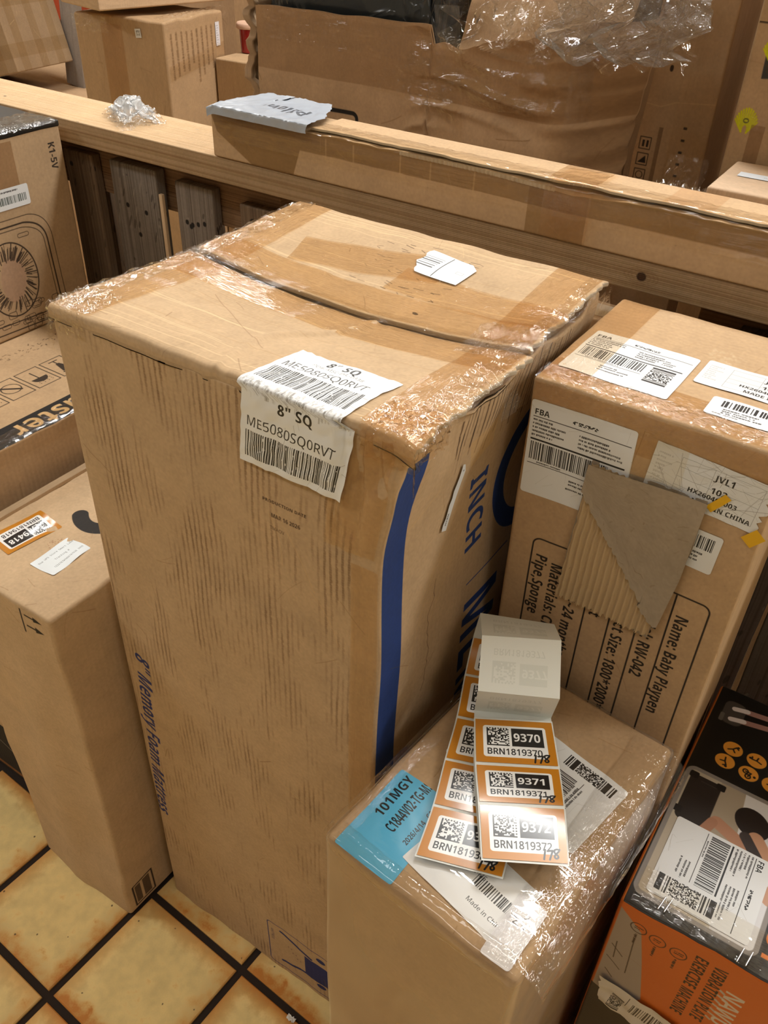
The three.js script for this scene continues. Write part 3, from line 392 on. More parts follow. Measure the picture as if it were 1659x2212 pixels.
// ------------------------------------------------------------------ playpen carton
const P = { x: -.149, z: -.7535, w: .222, d: .213, h: .995 };
{
  const t = thing('playpen_carton', 'tall brown playpen carton with black rotated print and white shipping labels on front and top', 'box', [P.x, 0, P.z]);
  const def = (p) => { const fx = p.x / (P.w / 2), fz = p.z / (P.d / 2), ty = p.y / P.h; if (fz > .9) p.z += .0012 * n2(p.x * 10, p.y * 7); if (ty > .99) p.y -= .0015 * (1 + n2(p.x * 14, p.z * 14)) * .5; };
  const front = cardMat(P.w, P.h, '#b98d58', (k, w, h) => {
    const X = (x) => (x + .26) * 1000, Y = (y) => h - y * 1000; k.strokeStyle = '#1d140c'; k.lineWidth = 1.5; rr(k, X(-.233), Y(.824), 177, 420, 8); k.stroke();
    for (const x of [-.168, -.142, -.115, -.088]) { k.beginPath(); k.moveTo(X(x), Y(.823)); k.lineTo(X(x), Y(.41)); k.stroke(); }
    const row = (s, x, y, sz = 17) => T(k, s, X(x), Y(y), sz, { rot: Math.PI / 2, weight: 'bold', color: '#1d140c', sx: .82 });
    row('Name: Baby Playpen', -.083, .802); row('Model: RW-042', -.110, .802); row('Product Size: 1800*2000*680', -.137, .802); row('Carpet', -.163, .802); row('Age: 0~24 months', -.190, .802); row('Materials: Cloth,', -.2105, .802); row('Pipe,Sponge', -.2275, .806);
  }, { ppm: 1800, after: (k, w, h) => { scuffsAndStreaks(k, w, h, 40, 19, '#7a552c', 34, .5); scuffsAndStreaks(k, w, h, 14, 29, '#d0a878', 26, .5); } });
  const topM = cardMat(P.w, P.d, '#b98d58', (k, w, h) => { scuffsAndStreaks(k, w, h, 30, 2, '#9a7445', 30, .5); k.fillStyle = 'rgba(232,210,180,.5)'; for (let i = 0; i < 40; i++) { const R = rng(i + 5); k.beginPath(); k.ellipse(116 + R() * 30, 62 + R() * 26, 1 + R() * 3, .6 + R() * 1.6, R() * 3, 0, 7); k.globalAlpha = .4; k.fill(); } k.globalAlpha = 1; }, { ppm: 1400, across: true });
  const body = mesh('body', boxGeo(P.w, P.h, P.d, { r: .005, seg: .02, def }), [plainCard('#b98d58'), plainCard('#b98d58'), topM, plainCard('#b98d58'), front, plainCard('#b98d58')], t);
  const fr = (name, w, h, cx, cy, a, mat, off = .0006, o = {}) => mesh(name, sheetGeo(w, h, onFront(w, h, P.d / 2 + off, cx - P.x, cy, a, (p) => { const z = p.z - P.d / 2; p.z = P.d / 2; def(p); p.z += z + (o.wr ?? 0) * (n2(p.x * 60, p.y * 60) + .6 * n2(p.x * 150, p.y * 150)); }), { nu: 14, nv: 14, r: .002, ...o }), mat, body, o.label);
  const tp = (name, w, h, cx, cz, a, mat, off = .0006, o = {}) => mesh(name, sheetGeo(w, h, onTop(w, h, P.h + off, cx - P.x, cz - P.z, a, (p) => { const y = p.y - P.h; p.y = P.h; def(p); p.y += y + (o.wr ?? 0) * (n2(p.x * 60, p.z * 60) + .6 * n2(p.x * 150, p.z * 150)); }), { nu: 14, nv: 14, r: .002, ...o }), mat, body, o.label);
  fr('shipping_label', .1, .1, -.2065, .923, .02, fba(201), .0006, { r: .003, label: 'white shipping label on the front' });
  fr('routing_label', .104, .050, -.090, .944, -.075, jvl({ creased: true }), .0008, { wr: .0006, r: .001, jagR: (v) => .004 + .004 * n2(v * 200, 5), label: 'creased white routing label with torn yellow tape' });
  fr('barcode_label', .042, .042, -.087, .880, -.04, tinyCode(90), .0006, { r: .003 });
  const yel = new THREE.MeshStandardMaterial({ color: 0xe0ae12, roughness: .5, side: THREE.DoubleSide });
  fr('yellow_tape', .022, .007, -.079, .934, .95, yel, .002, { r: 0, wr: .0005 }); fr('yellow_tape', .016, .012, -.044, .912, .9, yel, .0022, { r: 0 });
  tp('shipping_label', .102, .092, -.199, -.722, -.02, fba(202, { block: true }), .0007, { r: .003, label: 'white shipping label on the top' });
  tp('routing_label', .104, .050, -.089, -.747, -.02, jvl(), .0008, { r: .003, label: 'white routing label on the top' }); tp('barcode_label', .075, .034, -.080, -.692, 0, tinyCode(91), .0008, { r: .003 });
  tp('packing_tape', .216, .046, -.149, -.673, 0, TAPE, .0004, { wr: .0003, r: 0, nu: 40, nv: 10 }); tp('packing_tape', .04, .2, -.237, -.755, 0, TAPE, .0012, { wr: .0002, r: 0, nv: 30 });
  fr('packing_tape', .216, .040, -.149, .972, 0, TAPE, .0003, { wr: .0003, r: 0, nu: 40 }); fr('packing_tape', .045, .16, -.135, .90, 0, CLEAR_TAPE, .0014, { wr: .0004, r: 0, nv: 40 });
  const fold = mesh('film_fold', sheetGeo(.218, .05, (u, v) => { const s = v - .026, e = .0016 * n2(u * 60, v * 130) + .001 * n2(u * 190, v * 90), p = s > 0 ? V(u - .109, P.h + .003 + e, P.d / 2 - s) : V(u - .109, P.h + .002 + s, P.d / 2 + .003 + e); return p; }, { nu: 90, nv: 16 }), FILM, t);
}
{ // torn piece of corrugated board stuck on the playpen carton
  const t = thing('cardboard_scrap', 'torn square scrap of corrugated board with bared ridges stuck on the playpen carton front', 'cardboard', [-.1435, .8475, P.z + P.d / 2 + .005]);
  t.rotation.set(-.02, 0, -.035);
  const w = .102, h = .166, inside = [[-.051, .083], [.053, .086], [.055, .03], [.048, -.02], [.044, -.083], [-.01, -.078], [-.051, -.078], [-.053, -.02]];
  const board = new THREE.Shape(); inside.forEach(([x, y], i) => (i ? board.lineTo(x, y) : board.moveTo(x, y)));
  const m = cardMat(w, h, '#9a8160', (k, W, H) => scuffsAndStreaks(k, W, H, 60, 3, '#6f5a3e', 10, .5), { ppm: 1400, bump: .0002 }); m.side = THREE.DoubleSide;
  const ribs = new THREE.MeshStandardMaterial({ color: 0xc0a680, roughness: .9, side: THREE.DoubleSide });
  const uvfix = (g) => { const p = g.attributes.position, uv = new Float32Array(p.count * 2); for (let i = 0; i < p.count; i++) uv.set([(p.getX(i) + w / 2) / w, (p.getY(i) + h / 2) / h], i * 2); g.setAttribute('uv', new THREE.BufferAttribute(uv, 2)); return g; };
  const back = mesh('liner_sheet', uvfix(new THREE.ExtrudeGeometry(board, { depth: .0008, bevelEnabled: false })), m, t); back.position.z = -.003;
  // fluted medium: a wave under the whole piece, bared below the torn diagonal
  const xl = (y) => lerp(-.0525, -.050, (y + .08) / .16) + .0012 * n2(y * 90, 4), xr = (y) => (y < -.02 ? lerp(.044, .048, (y + .083) / .063) : lerp(.048, .054, (y + .02) / .1)) + .0008 * n2(y * 90, 8);
  mesh('fluted_sheet', sheetGeo(1, 1, (u, v) => { const y = lerp(-.0795 + .003 * n2(u * 60, 2), .081, v), x = lerp(xl(y), xr(y), u); return V(x, y, .0002 + .0013 * Math.sin((x + .0007 * n2(y * 12, 5)) / .0062 * Math.PI * 2)); }, { nu: 220, nv: 24 }), ribs, t, 'bared corrugated ridges');
  const tear = (x) => lerp(.050, -.062, clamp((x + .0525) / .098)) + .0022 * n2(x * 140, 1) + .0012 * n2(x * 420, 2);
  mesh('liner_sheet', sheetGeo(1, 1, (u, v) => { const x0 = lerp(-.0525, .0545, u), lo = tear(x0), y = lerp(lo, .083 + .003 * Math.sin(x0 * 30), v), x = x0 - (y < .0 && x0 > .03 ? .006 * (1 - (y + .08) / .08) : 0); return V(x, y, .0022 + .0005 * n2(x * 30, y * 30) + .0012 * sm(.01, 0, y - lo)); }, { nu: 70, nv: 18 }), m, t, 'smooth grey brown facing left on the upper right');
}
// ------------------------------------------------------------------ orange and black machine carton
const O = { x: .1335, z: -.6815, w: .333, d: .337, h: .55 };
{
  const t = thing('machine_carton', 'orange and black exercise machine carton with a printed photo and white label on its top', 'box', [O.x, 0, O.z]);
  const def = (p) => { const fx = p.x / (O.w / 2), fz = p.z / (O.d / 2), ty = p.y / O.h; if (ty > .98 && fz > .9) { p.y += .0025 * n2(p.x * 40, 3) - .001; p.z += .0012 * n2(p.x * 70, 5); } if (fz > .9) p.z += .0015 * n2(p.x * 12, p.y * 9); };
  const topM = cardMat(O.w, O.d, '#191512', (k, w, h) => {
    const X = (x) => (x - (O.x - O.w / 2)) * 1000, Z = (z) => (z - (O.z - O.d / 2)) * 1000;
    k.fillStyle = '#d0752a'; k.fillRect(0, 0, 2.4, h);
    k.save(); rr(k, X(-.028), Z(-.709), 121, 180, 8); k.clip(); k.fillStyle = '#b9ae9c'; k.fillRect(0, 0, w, h); k.fillStyle = '#d9d9dc'; poly(k, [[X(.036), Z(-.71)], [X(.2), Z(-.71)], [X(.2), Z(-.5)], [X(.05), Z(-.5)]]); k.fill(); k.fillStyle = '#a89b88'; poly(k, [[X(.01), Z(-.71)], [X(.036), Z(-.71)], [X(.044), Z(-.63)], [X(.01), Z(-.60)]]); k.fill();
    k.fillStyle = '#2a2320'; rr(k, X(-.022), Z(-.700), 34, 66, 7); k.fill(); k.fillStyle = '#1b1614'; rr(k, X(-.024), Z(-.703), 10, 9, 2); k.fill(); rr(k, X(.006), Z(-.702), 10, 9, 2); k.fill(); rr(k, X(-.026), Z(-.650), 10, 9, 2); k.fill(); k.fillStyle = '#4a423d'; k.fillRect(X(-.010), Z(-.694), 18, .8); // machine
    const limb = (pts, wd, col) => { k.strokeStyle = col; k.lineWidth = wd; k.lineCap = k.lineJoin = 'round'; poly(k, pts.map(([x, z]) => [X(x), Z(z)]), false); k.stroke(); };
    k.fillStyle = '#241c1a'; k.beginPath(); k.ellipse(X(.052), Z(-.672), 20, 17, .7, 0, 7); k.fill(); // a person in black sportswear bending over the machine
    limb([[.020, -.652], [.050, -.640], [.080, -.618]], 15, '#b4856a'); limb([[.016, -.650], [.010, -.632], [.030, -.618], [.068, -.600]], 11, '#a97a60'); limb([[.060, -.655], [.078, -.634], [.094, -.616]], 17, '#c09274'); limb([[.050, -.652], [.066, -.634]], 12, '#39302e'); limb([[.078, -.628], [.090, -.606]], 4, '#2b2322');
    k.fillStyle = '#c79a80'; k.beginPath(); k.ellipse(X(.087), Z(-.598), 9, 12, -.7, 0, 7); k.fill(); k.fillStyle = '#6a5038'; k.beginPath(); k.ellipse(X(.098), Z(-.606), 10, 15, -.5, 0, 7); k.fill(); k.restore();
    k.strokeStyle = '#8c8682'; k.lineWidth = 5; rr(k, X(-.0265), Z(-.7075), 118, 177, 8); k.stroke();
    k.fillStyle = '#4d4743'; rr(k, X(-.02), Z(-.83), 25, 38, 9); k.fill(); k.fillStyle = '#6a645f'; rr(k, X(-.021), Z(-.806), 5, 14, 2); k.fill(); // plate, feet, legs
    for (const dz of [0, .018]) { k.strokeStyle = '#a87f78'; k.lineCap = 'round'; k.lineWidth = 8; poly(k, [[X(.004), Z(-.822 + dz)], [X(.03), Z(-.826 + dz * .9)], [X(.055), Z(-.834 + dz)]], false); k.stroke(); k.lineWidth = 7; k.strokeStyle = '#e4dce0'; poly(k, [[X(-.008), Z(-.819 + dz)], [X(.006), Z(-.823 + dz)]], false); k.stroke(); }
    const ic = (x, z, kind) => { k.fillStyle = '#e29a3a'; k.beginPath(); k.ellipse(X(x), Z(z), 11, 10.5, 0, 0, 7); k.fill(); k.strokeStyle = k.fillStyle = '#1c1612'; k.lineWidth = 1.6; k.save(); k.translate(X(x), Z(z)); k.rotate(kind); if (kind % 2) { k.beginPath(); k.arc(-3.5, 2, 2.8, 0, 7); k.stroke(); k.beginPath(); k.arc(3.5, 2, 2.8, 0, 7); k.stroke(); poly(k, [[-3.5, 2], [0, -3], [3.5, 2]], false); k.stroke(); } else { poly(k, [[-5, 3], [0, 0], [3, 4]], false); k.stroke(); poly(k, [[0, 0], [3, -4], [6, -2]], false); k.stroke(); } k.beginPath(); k.arc(5, -5, 1.5, 0, 7); k.fill(); k.restore(); };
    ic(.007, -.758, 0); ic(.004, -.736, 2); ic(.034, -.757, 4); ic(.031, -.734, 1); ic(.057, -.733, 2); ic(.061, -.757, 3); ic(.085, -.756, 4); ic(.083, -.732, 0);
    T(k, 'WORKOUT', X(.097), Z(-.688), 34, { rot: Math.PI / 2, weight: 'bold', color: '#d8772a', sx: .95 });
  }, { ppm: 1900, ink: 1, fibre: 0, rough: .36, bump: .0002 });
  const frontM = cardMat(O.w, O.h, '#c8641e', (k, w, h) => {
    const X = (x) => (x - (O.x - O.w / 2)) * 1000, Y = (y) => h - y * 1000;
    k.fillStyle = '#9d9189'; poly(k, [[X(-.030), Y(.54)], [X(-.004), Y(.515)], [X(.008), Y(.46)], [X(.02), Y(.40)], [X(-.030), Y(.33)]]); k.fill();
    const num = (x, y, n) => { k.strokeStyle = '#2a1509'; k.lineWidth = .9; k.beginPath(); k.ellipse(X(x), Y(y), 8, 8, 0, 0, 7); k.stroke(); lines(k, X(x) - 4, Y(y) - 3, 9, 2, 3, n + 40, '#2a1509'); k.save(); k.translate(X(x), Y(y) + 11); k.rotate(Math.PI / 2); lines(k, 0, -2, 34, 1, 5, n + 50, '#2a1509'); k.restore(); };
    num(-.008, .520, 1); num(.012, .517, 2); num(.033, .515, 3);
    T(k, 'VIBRATION PLATE', X(.066), Y(.530), 17, { rot: Math.PI / 2, weight: 'bold', color: '#2a1509', sx: .72 }); T(k, 'EXERCISE MACHINE', X(.048), Y(.530), 17, { rot: Math.PI / 2, weight: 'bold', color: '#2a1509', sx: .72 });
    k.strokeStyle = '#b9ada2'; k.lineWidth = 3; for (let i = 0; i < 7; i++) { k.beginPath(); k.moveTo(X(.078), Y(.498) + i * 9); k.lineTo(X(.078) + 6 + 5 * (i % 2), Y(.498) + i * 9 + 3); k.stroke(); } T(k, 'NAWU', X(.083), Y(.505), 24, { rot: Math.PI / 2, weight: 'bold', color: '#cbbfb4', sx: .9 });
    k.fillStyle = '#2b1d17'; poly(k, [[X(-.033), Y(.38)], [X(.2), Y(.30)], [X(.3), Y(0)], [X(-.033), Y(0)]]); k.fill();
    k.strokeStyle = '#3a2a20'; k.lineWidth = .9; for (const [a, b, c, d] of [[-.026, .47, -.012, .455], [-.022, .478, -.020, .446], [-.027, .445, -.010, .43], [-.024, .42, -.014, .41], [-.008, .5, -.004, .43]]) { k.beginPath(); k.moveTo(X(a), Y(b)); k.lineTo(X(c), Y(d)); k.stroke(); } scuffsAndStreaks(k, w, h, 40, 9, '#8a3d0c', 24, .5);
  }, { ppm: 1700, ink: 1, rough: .45, bump: .0002, fibre: 0 });
  const sideM = cardMat(O.d, O.h, '#c8641e', null, { ppm: 500, ink: 1, rough: .45 });
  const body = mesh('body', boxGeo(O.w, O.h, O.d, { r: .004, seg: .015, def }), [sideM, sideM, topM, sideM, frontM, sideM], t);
  const tp = (name, w, h, cx, cz, a, mat, off, o = {}) => mesh(name, sheetGeo(w, h, onTop(w, h, O.h + off, cx - O.x, cz - O.z, a, (p) => { p.y += (o.wr ?? 0) * (n2(p.x * 60, p.z * 60) + .6 * n2(p.x * 150, p.z * 150)); }), { nu: 14, nv: 14, r: .003, ...o }), mat, body, o.label);
  tp('shipping_label', .1, .1, .0335, -.586, -Math.PI / 2, fba(203, { block: false }), .0007, { label: 'white shipping label on the black top' });
  mesh('two_dimensional_code', sheetGeo(.030, .062, onTop(.030, .062, O.h + .0012, .018 - O.x, -.552 - O.z, Math.PI / 2 - .0), { nu: 2, nv: 2 }), paperMat(art(30, 62, 5000, PAPER, (k) => { k.save(); k.translate(30, 2); k.rotate(Math.PI / 2); for (const [x, w] of [[0, 6], [8, .8], [10, 1.6], [44, 1], [46, 2], [50, 1], [52, 6]]) { k.fillStyle = '#1b1b1d'; k.fillRect(x, 5, w, 20); } cells(k, 13, 5, 29, 20, 26, 20, 54); k.restore(); })), t);
  tp('packing_tape', .30, .045, .125, -.537, -.01, CLEAR_TAPE, .0018, { wr: .0004, r: 0, nu: 50 });
  const staple = new THREE.MeshStandardMaterial({ color: 0xcfd2d4, metalness: .9, roughness: .25 });
  for (const [x, z] of [[.002, -.526], [.008, -.5265], [.080, -.519], [.088, -.520]]) { const m = mesh('staple', new THREE.CapsuleGeometry(.0008, .016, 3, 8).rotateX(Math.PI / 2), staple, t); m.position.set(x - O.x, O.h + .0026, z - O.z - .004); m.rotation.y = -.15; }
  mesh('torn_label', sheetGeo(.12, .05, onFront(.12, .05, O.d / 2 + .003, .030 - O.x, .375, -.12, (p) => { p.z += .002 * n2(p.x * 30, p.y * 30) + (p.y > .40 ? (p.y - .40) * .2 : 0); }), { nu: 20, nv: 12, jagL: (v) => .004 * Math.abs(n2(v * 90, 2)) + (.05 - v) * .25 }), paperMat(art(120, 50, 4500, '#cfc9c4', (k) => { bars(k, 44, 12, 40, 22, 12, .6, '#4a4038'); stack2d(k, 22, 18, 14, 28, 40); k.fillStyle = '#3c332c'; k.fillRect(38, 6, .7, 20); k.fillRect(88, 8, 2, 36); lines(k, 94, 10, 22, 6, 5, 5, '#7a6f66'); })), t, 'torn whitish label peeling off the orange side');
}
// ------------------------------------------------------------------ left: carton with a printed arrow curve, stickers on its top
const L1 = { x: -.7925, z: -.5685, w: .205, d: .363, h: .655 };
{
  const t = thing('return_carton', 'narrow brown carton with a black printed curve, orange number sticker and tracking label on top', 'box', [L1.x, 0, L1.z]);
  const def = (p) => { const fx = p.x / (L1.w / 2), fz = p.z / (L1.d / 2), ty = p.y / L1.h; if (fz > .9) { const c1 = Math.abs(p.x - .02 - .05 * (ty - .6)), c2 = Math.abs((p.y - .26) - (p.x + .04) * -1.1); p.z += .004 * n2(p.x * 6 + 3, p.y * 4) * (1 - ty ** 6) + .003 * (1 - fx * fx) + (1 - ty ** 4) * (.0045 * Math.max(0, 1 - c1 / .035) - .004 * Math.max(0, 1 - c2 / .03)); } if (fx > .9) p.x += .002 * n2(p.z * 6, p.y * 5); if (ty > .97) p.y -= .003 * Math.max(0, fx) ** 4 + .0015 * (1 + n2(p.x * 20, p.z * 20)); };
  const topM = cardMat(L1.w, L1.d, '#c39a66', (k, w, h) => {
    const X = (x) => (x - (L1.x - L1.w / 2)) * 1000, Z = (z) => (z - (L1.z - L1.d / 2)) * 1000; k.strokeStyle = '#2e2a27'; k.lineWidth = 21; k.lineCap = 'round'; k.beginPath(); k.moveTo(X(-.815), Z(-.540)); k.bezierCurveTo(X(-.792), Z(-.520), X(-.765), Z(-.525), X(-.745), Z(-.575)); k.stroke();
    scuffsAndStreaks(k, w, h, 26, 13, '#8d6a40', 20, .5); const R = rng(8); for (let i = 0; i < 40; i++) { k.fillStyle = 'rgba(120,70,40,.35)'; k.beginPath(); k.ellipse(X(-.80) + R() * 26, Z(-.47) - R() * 22, .5 + R(), .4 + R() * .6, R(), 0, 7); k.fill(); }
  }, { ppm: 1800, bump: .0002 });
  const front = cardMat(L1.w, L1.h, '#c39a66', (k, w, h) => {
    const X = (x) => (x - (L1.x - L1.w / 2)) * 1000, Y = (y) => h - y * 1000; k.fillStyle = '#1c140d'; k.fillRect(X(-.742), Y(.648), 2.2, 40);
    for (const y of [.640, .622]) { k.fillRect(X(-.735), Y(y) - 1, 17, 2.2); poly(k, [[X(-.72), Y(y) - 4.2], [X(-.705), Y(y) + .2], [X(-.72), Y(y) + 4.6]]); k.fill(); }
  }, { ppm: 1300, bump: .0002, after: (k, w, h) => { scuffsAndStreaks(k, w, h, 30, 61, '#8d6535', 40, .6); } });
  const right = cardMat(L1.d, L1.h, '#c39a66', (k, w, h) => { const Y = (y) => h - y * 1000; k.strokeStyle = '#241710'; k.lineWidth = 2.5; k.strokeRect(14, Y(.062), 38, 52); k.fillStyle = 'rgba(50,34,22,.7)'; k.fillRect(17, Y(.058), 10, 44); k.fillRect(32, Y(.058), 14, 44); scuffsAndStreaks(k, w, h, 30, 71, '#7d5630', 50, .6); }, { ppm: 1000, bump: .0002 });
  const body = mesh('body', boxGeo(L1.w, L1.h, L1.d, { r: .005, seg: .02, def }), [right, plainCard('#c39a66'), topM, plainCard('#c39a66'), front, plainCard('#c39a66')], t);
  const tp = (name, w, h, cx, cz, a, mat, o = {}) => mesh(name, sheetGeo(w, h, onTop(w, h, L1.h + .0008, cx - L1.x, cz - L1.z, a, (p) => { const y = p.y - L1.h; p.y = L1.h; def(p); p.y += y; }), { nu: 10, nv: 12, r: .002, ...o }), mat, body, o.label);
  tp('numbered_sticker', .076, .051, -.842, -.474, -Math.PI / 2 - .12, brn(9418), { label: 'orange bordered number sticker' });
  tp('tracking_label', .062, .040, -.768, -.469, Math.PI / 2 + .08, paperMat(art(62, 40, 7500, '#dfe6ea', (k) => { T(k, 'The UPS Store Smart Label', 5, 11, 3.9, { font: 'monospace', color: '#3a3d40' }); T(k, 'Tracking #', 22, 21, 3.9, { font: 'monospace', color: '#3a3d40' }); T(k, '1ZZ4787WYW00787936 3000', 12, 31, 3.6, { font: 'monospace', color: '#3a3d40', sx: .95 }); }), .4), { label: 'white tracking label' });
  mesh('folded_edge', boxGeo(.012, .006, .33, { r: .001, seg: .05 }), plainCard('#c39a66'), t).position.set(-L1.w / 2 + .004, L1.h - .002, -.01);
}
// ------------------------------------------------------------------ left: low carton with a black lettered band, box standing on it
const L2 = { x: -1.23, z: -.675, w: .62, d: .45, h: .725 };
{
  const t = thing('lettered_carton', 'wide brown carton with a black band of bold letters and handling icons on its top', 'box', [L2.x, 0, L2.z]);
  const def = (p) => { const fx = p.x / (L2.w / 2), ty = p.y / L2.h; if (ty > .98 && fx > .9) p.y += .002 * n2(p.z * 30, 2); };
  const topM = cardMat(L2.w, L2.d, '#b98d58', (k, w, h) => {
    const X = (x) => (x - (L2.x - L2.w / 2)) * 1000, Z = (z) => (z - (L2.z - L2.d / 2)) * 1000; k.fillStyle = '#201d1b'; k.fillRect(X(-.964), 0, 45, h);
    T(k, 'Master', X(-.955), Z(-.712), 46, { rot: Math.PI / 2, weight: 'bold', color: '#d6b17c', sx: 1.02 });
    const ic = (z, n) => { k.save(); k.translate(X(-1.072), Z(z)); k.rotate(Math.PI / 2); k.strokeStyle = '#3a2c1e'; k.lineWidth = 1.5; k.strokeRect(0, -60, 38, 58); k.fillStyle = '#3a2c1e'; if (n === 0) { k.beginPath(); k.arc(19, -34, 13, Math.PI, 0); k.fill(); k.fillRect(18, -34, 2, 22); for (let i = 0; i < 12; i++) k.fillRect(6 + (i % 4) * 7, -52 + Math.floor(i / 4) * 4, 1, 2); } else if (n === 1) { k.fillRect(8, -50, 22, 3); poly(k, [[10, -46], [28, -46], [22, -20], [16, -20]]); k.fill(); k.fillRect(18, -20, 2, 10); k.fillRect(11, -11, 16, 2); } else { k.beginPath(); k.arc(19, -30, 14, 0, 7); k.stroke(); poly(k, [[8, -42], [30, -18]], false); k.lineWidth = 4; k.stroke(); } k.restore(); };
    ic(-.735, 1); ic(-.690, 0); ic(-.645, 2); ic(-.60, 0); const R = rng(14); k.strokeStyle = 'rgba(70,50,26,.7)'; for (let i = 0; i < 60; i++) { const z = Z(-.80) + R() * 200, x = X(-1.135) + R() * 22; k.lineWidth = .6 + R(); k.beginPath(); k.moveTo(x, z); k.lineTo(x + (R() - .5) * 10, z + (R() - .5) * 12); k.stroke(); }
  }, { ppm: 1500, bump: .0002 });
  const right = cardMat(L2.d, L2.h, '#b98d58', (k, w, h) => { scuffsAndStreaks(k, w, h, 60, 21, '#6d4a24', 40, .7); }, { ppm: 700 });
  mesh('body', boxGeo(L2.w, L2.h, L2.d, { r: .004, seg: .03, def }), [right, plainCard('#b98d58'), topM, plainCard('#b98d58'), cardMat(L2.w, L2.h, '#b98d58', (k, w, h) => { k.fillStyle = '#1d1815'; k.fillRect(0, h - 150, w, 150); k.fillStyle = '#8a5a2c'; k.fillRect(0, h - 22, w, 9); k.strokeStyle = '#9a9288'; k.lineWidth = 2; k.beginPath(); k.moveTo(300, h - 110); k.lineTo(470, h - 96); k.lineTo(w, h - 40); k.stroke(); }, { ppm: 700 }), plainCard('#b98d58')], t);
  mesh('packing_tape', sheetGeo(.05, .44, (u, v) => { const s = u - .022, e = .0009 * n2(v * 50, u * 90), z = .22 - v; return s < 0 ? V(L2.w / 2 + .0012 + e, L2.h - .028 + (u + .006) , z) : V(L2.w / 2 - s, L2.h + .0018 + e, z); }, { nu: 12, nv: 70 }), CLEAR_TAPE, t);
}
{
  const K = { x: -1.35, z: -.744, w: .36, d: .288, h: .297 };
  const t = thing('fan_carton', 'brown carton with a line drawing on its side, standing on the lettered carton', 'box', [K.x, L2.h + .001, K.z]);
  const right = cardMat(K.d, K.h, '#b08654', (k, w, h) => {
    const U = (z) => (K.z + K.d / 2 - z) * 1000, Y = (y) => h - (y - .725) * 1000; T(k, 'K1-5V', U(-.862), Y(.998), 15, { rot: Math.PI / 2, weight: 'bold', color: '#2a1e12', sx: 1.0 });
    k.fillStyle = 'rgba(140,100,58,.6)'; k.fillRect(0, 10, U(-.80), 70); k.strokeStyle = '#3a2a1a'; k.lineWidth = 1.4; for (const o of [0, 10, 16]) { k.lineWidth = o === 10 ? 2.2 : 1; k.beginPath(); k.moveTo(0, Y(.905) + o); k.lineTo(U(-.80) - o, Y(.905) + o); k.quadraticCurveTo(U(-.836) - o, Y(.90) + o, U(-.838) - o, Y(.86)); k.lineTo(U(-.842) - o, Y(.742)); k.stroke(); }
    const cx = U(-.752), cy = Y(.815); k.lineWidth = 2; k.beginPath(); k.ellipse(cx, cy, 46, 58, 0, 0, 7); k.stroke(); k.fillStyle = '#b9977a'; k.beginPath(); k.ellipse(cx + 2, cy, 22, 36, .1, 0, 7); k.fill(); const R = rng(3); for (let i = 0; i < 130; i++) { const a = R() * 6.28, r0 = .5 + R() * .12, r1 = .75 + R() * .25; k.lineWidth = .5 + R() * 1.2; k.beginPath(); k.moveTo(cx + Math.cos(a) * 46 * r0, cy + Math.sin(a) * 58 * r0); k.lineTo(cx + Math.cos(a + .1) * 46 * r1, cy + Math.sin(a + .1) * 58 * r1); k.stroke(); }
    k.lineWidth = .8; for (let i = 0; i < 26; i++) { const x = R() * U(-.825), y = Y(.775) + R() * 36; rr(k, x, y, 8 + R() * 12, 6 + R() * 8, 3); k.stroke(); k.strokeRect; } for (let i = 0; i < 12; i++) { rr(k, R() * U(-.8), Y(.885) + R() * 16, 10 + R() * 10, 6, 3); k.stroke(); }
    k.lineWidth = 1.6; poly(k, [[0, Y(.752)], [U(-.842), Y(.745)]], false); k.stroke(); poly(k, [[0, Y(.738)], [U(-.85), Y(.732)]], false); k.stroke();
  }, { ppm: 1500, bump: .0002 });
  const blk = new THREE.MeshStandardMaterial({ color: 0x23211f, roughness: .35 });
  mesh('body', boxGeo(K.w, K.h - .004, K.d, { r: .004, seg: .03 }), [right, plainCard('#b08654'), blk, plainCard('#b08654'), plainCard('#b08654'), plainCard('#b08654')], t);
  mesh('lid_band', boxGeo(K.w + .002, .010, K.d + .002, { r: .003, seg: .03, def: (p) => { p.y += .001 * n2(p.x * 20, p.z * 20); } }), blk, t, 'black band round the top').position.y = K.h - .010;
  mesh('clear_film', sheetGeo(.06, .28, (u, v) => V(K.w / 2 - u + .006, K.h + .004 + .0014 * n2(u * 60, v * 50) - (u < .006 ? (.006 - u) : 0), K.d / 2 - v), { nu: 12, nv: 40 }), FILM, t);
  mesh('barcode_label', sheetGeo(.10, .030, onRight(.10, .030, K.w / 2 + .0008, -.762 - K.z, .932 - .725, .0), { nu: 4, nv: 4, r: .003 }), paperMat(art(100, 30, 5000, PAPER, (k) => { bars(k, 30, 12, 64, 11, 22, .6, '#4a5450'); lines(k, 34, 3, 50, 1, 5, 4); })), t, 'white barcode label');
}
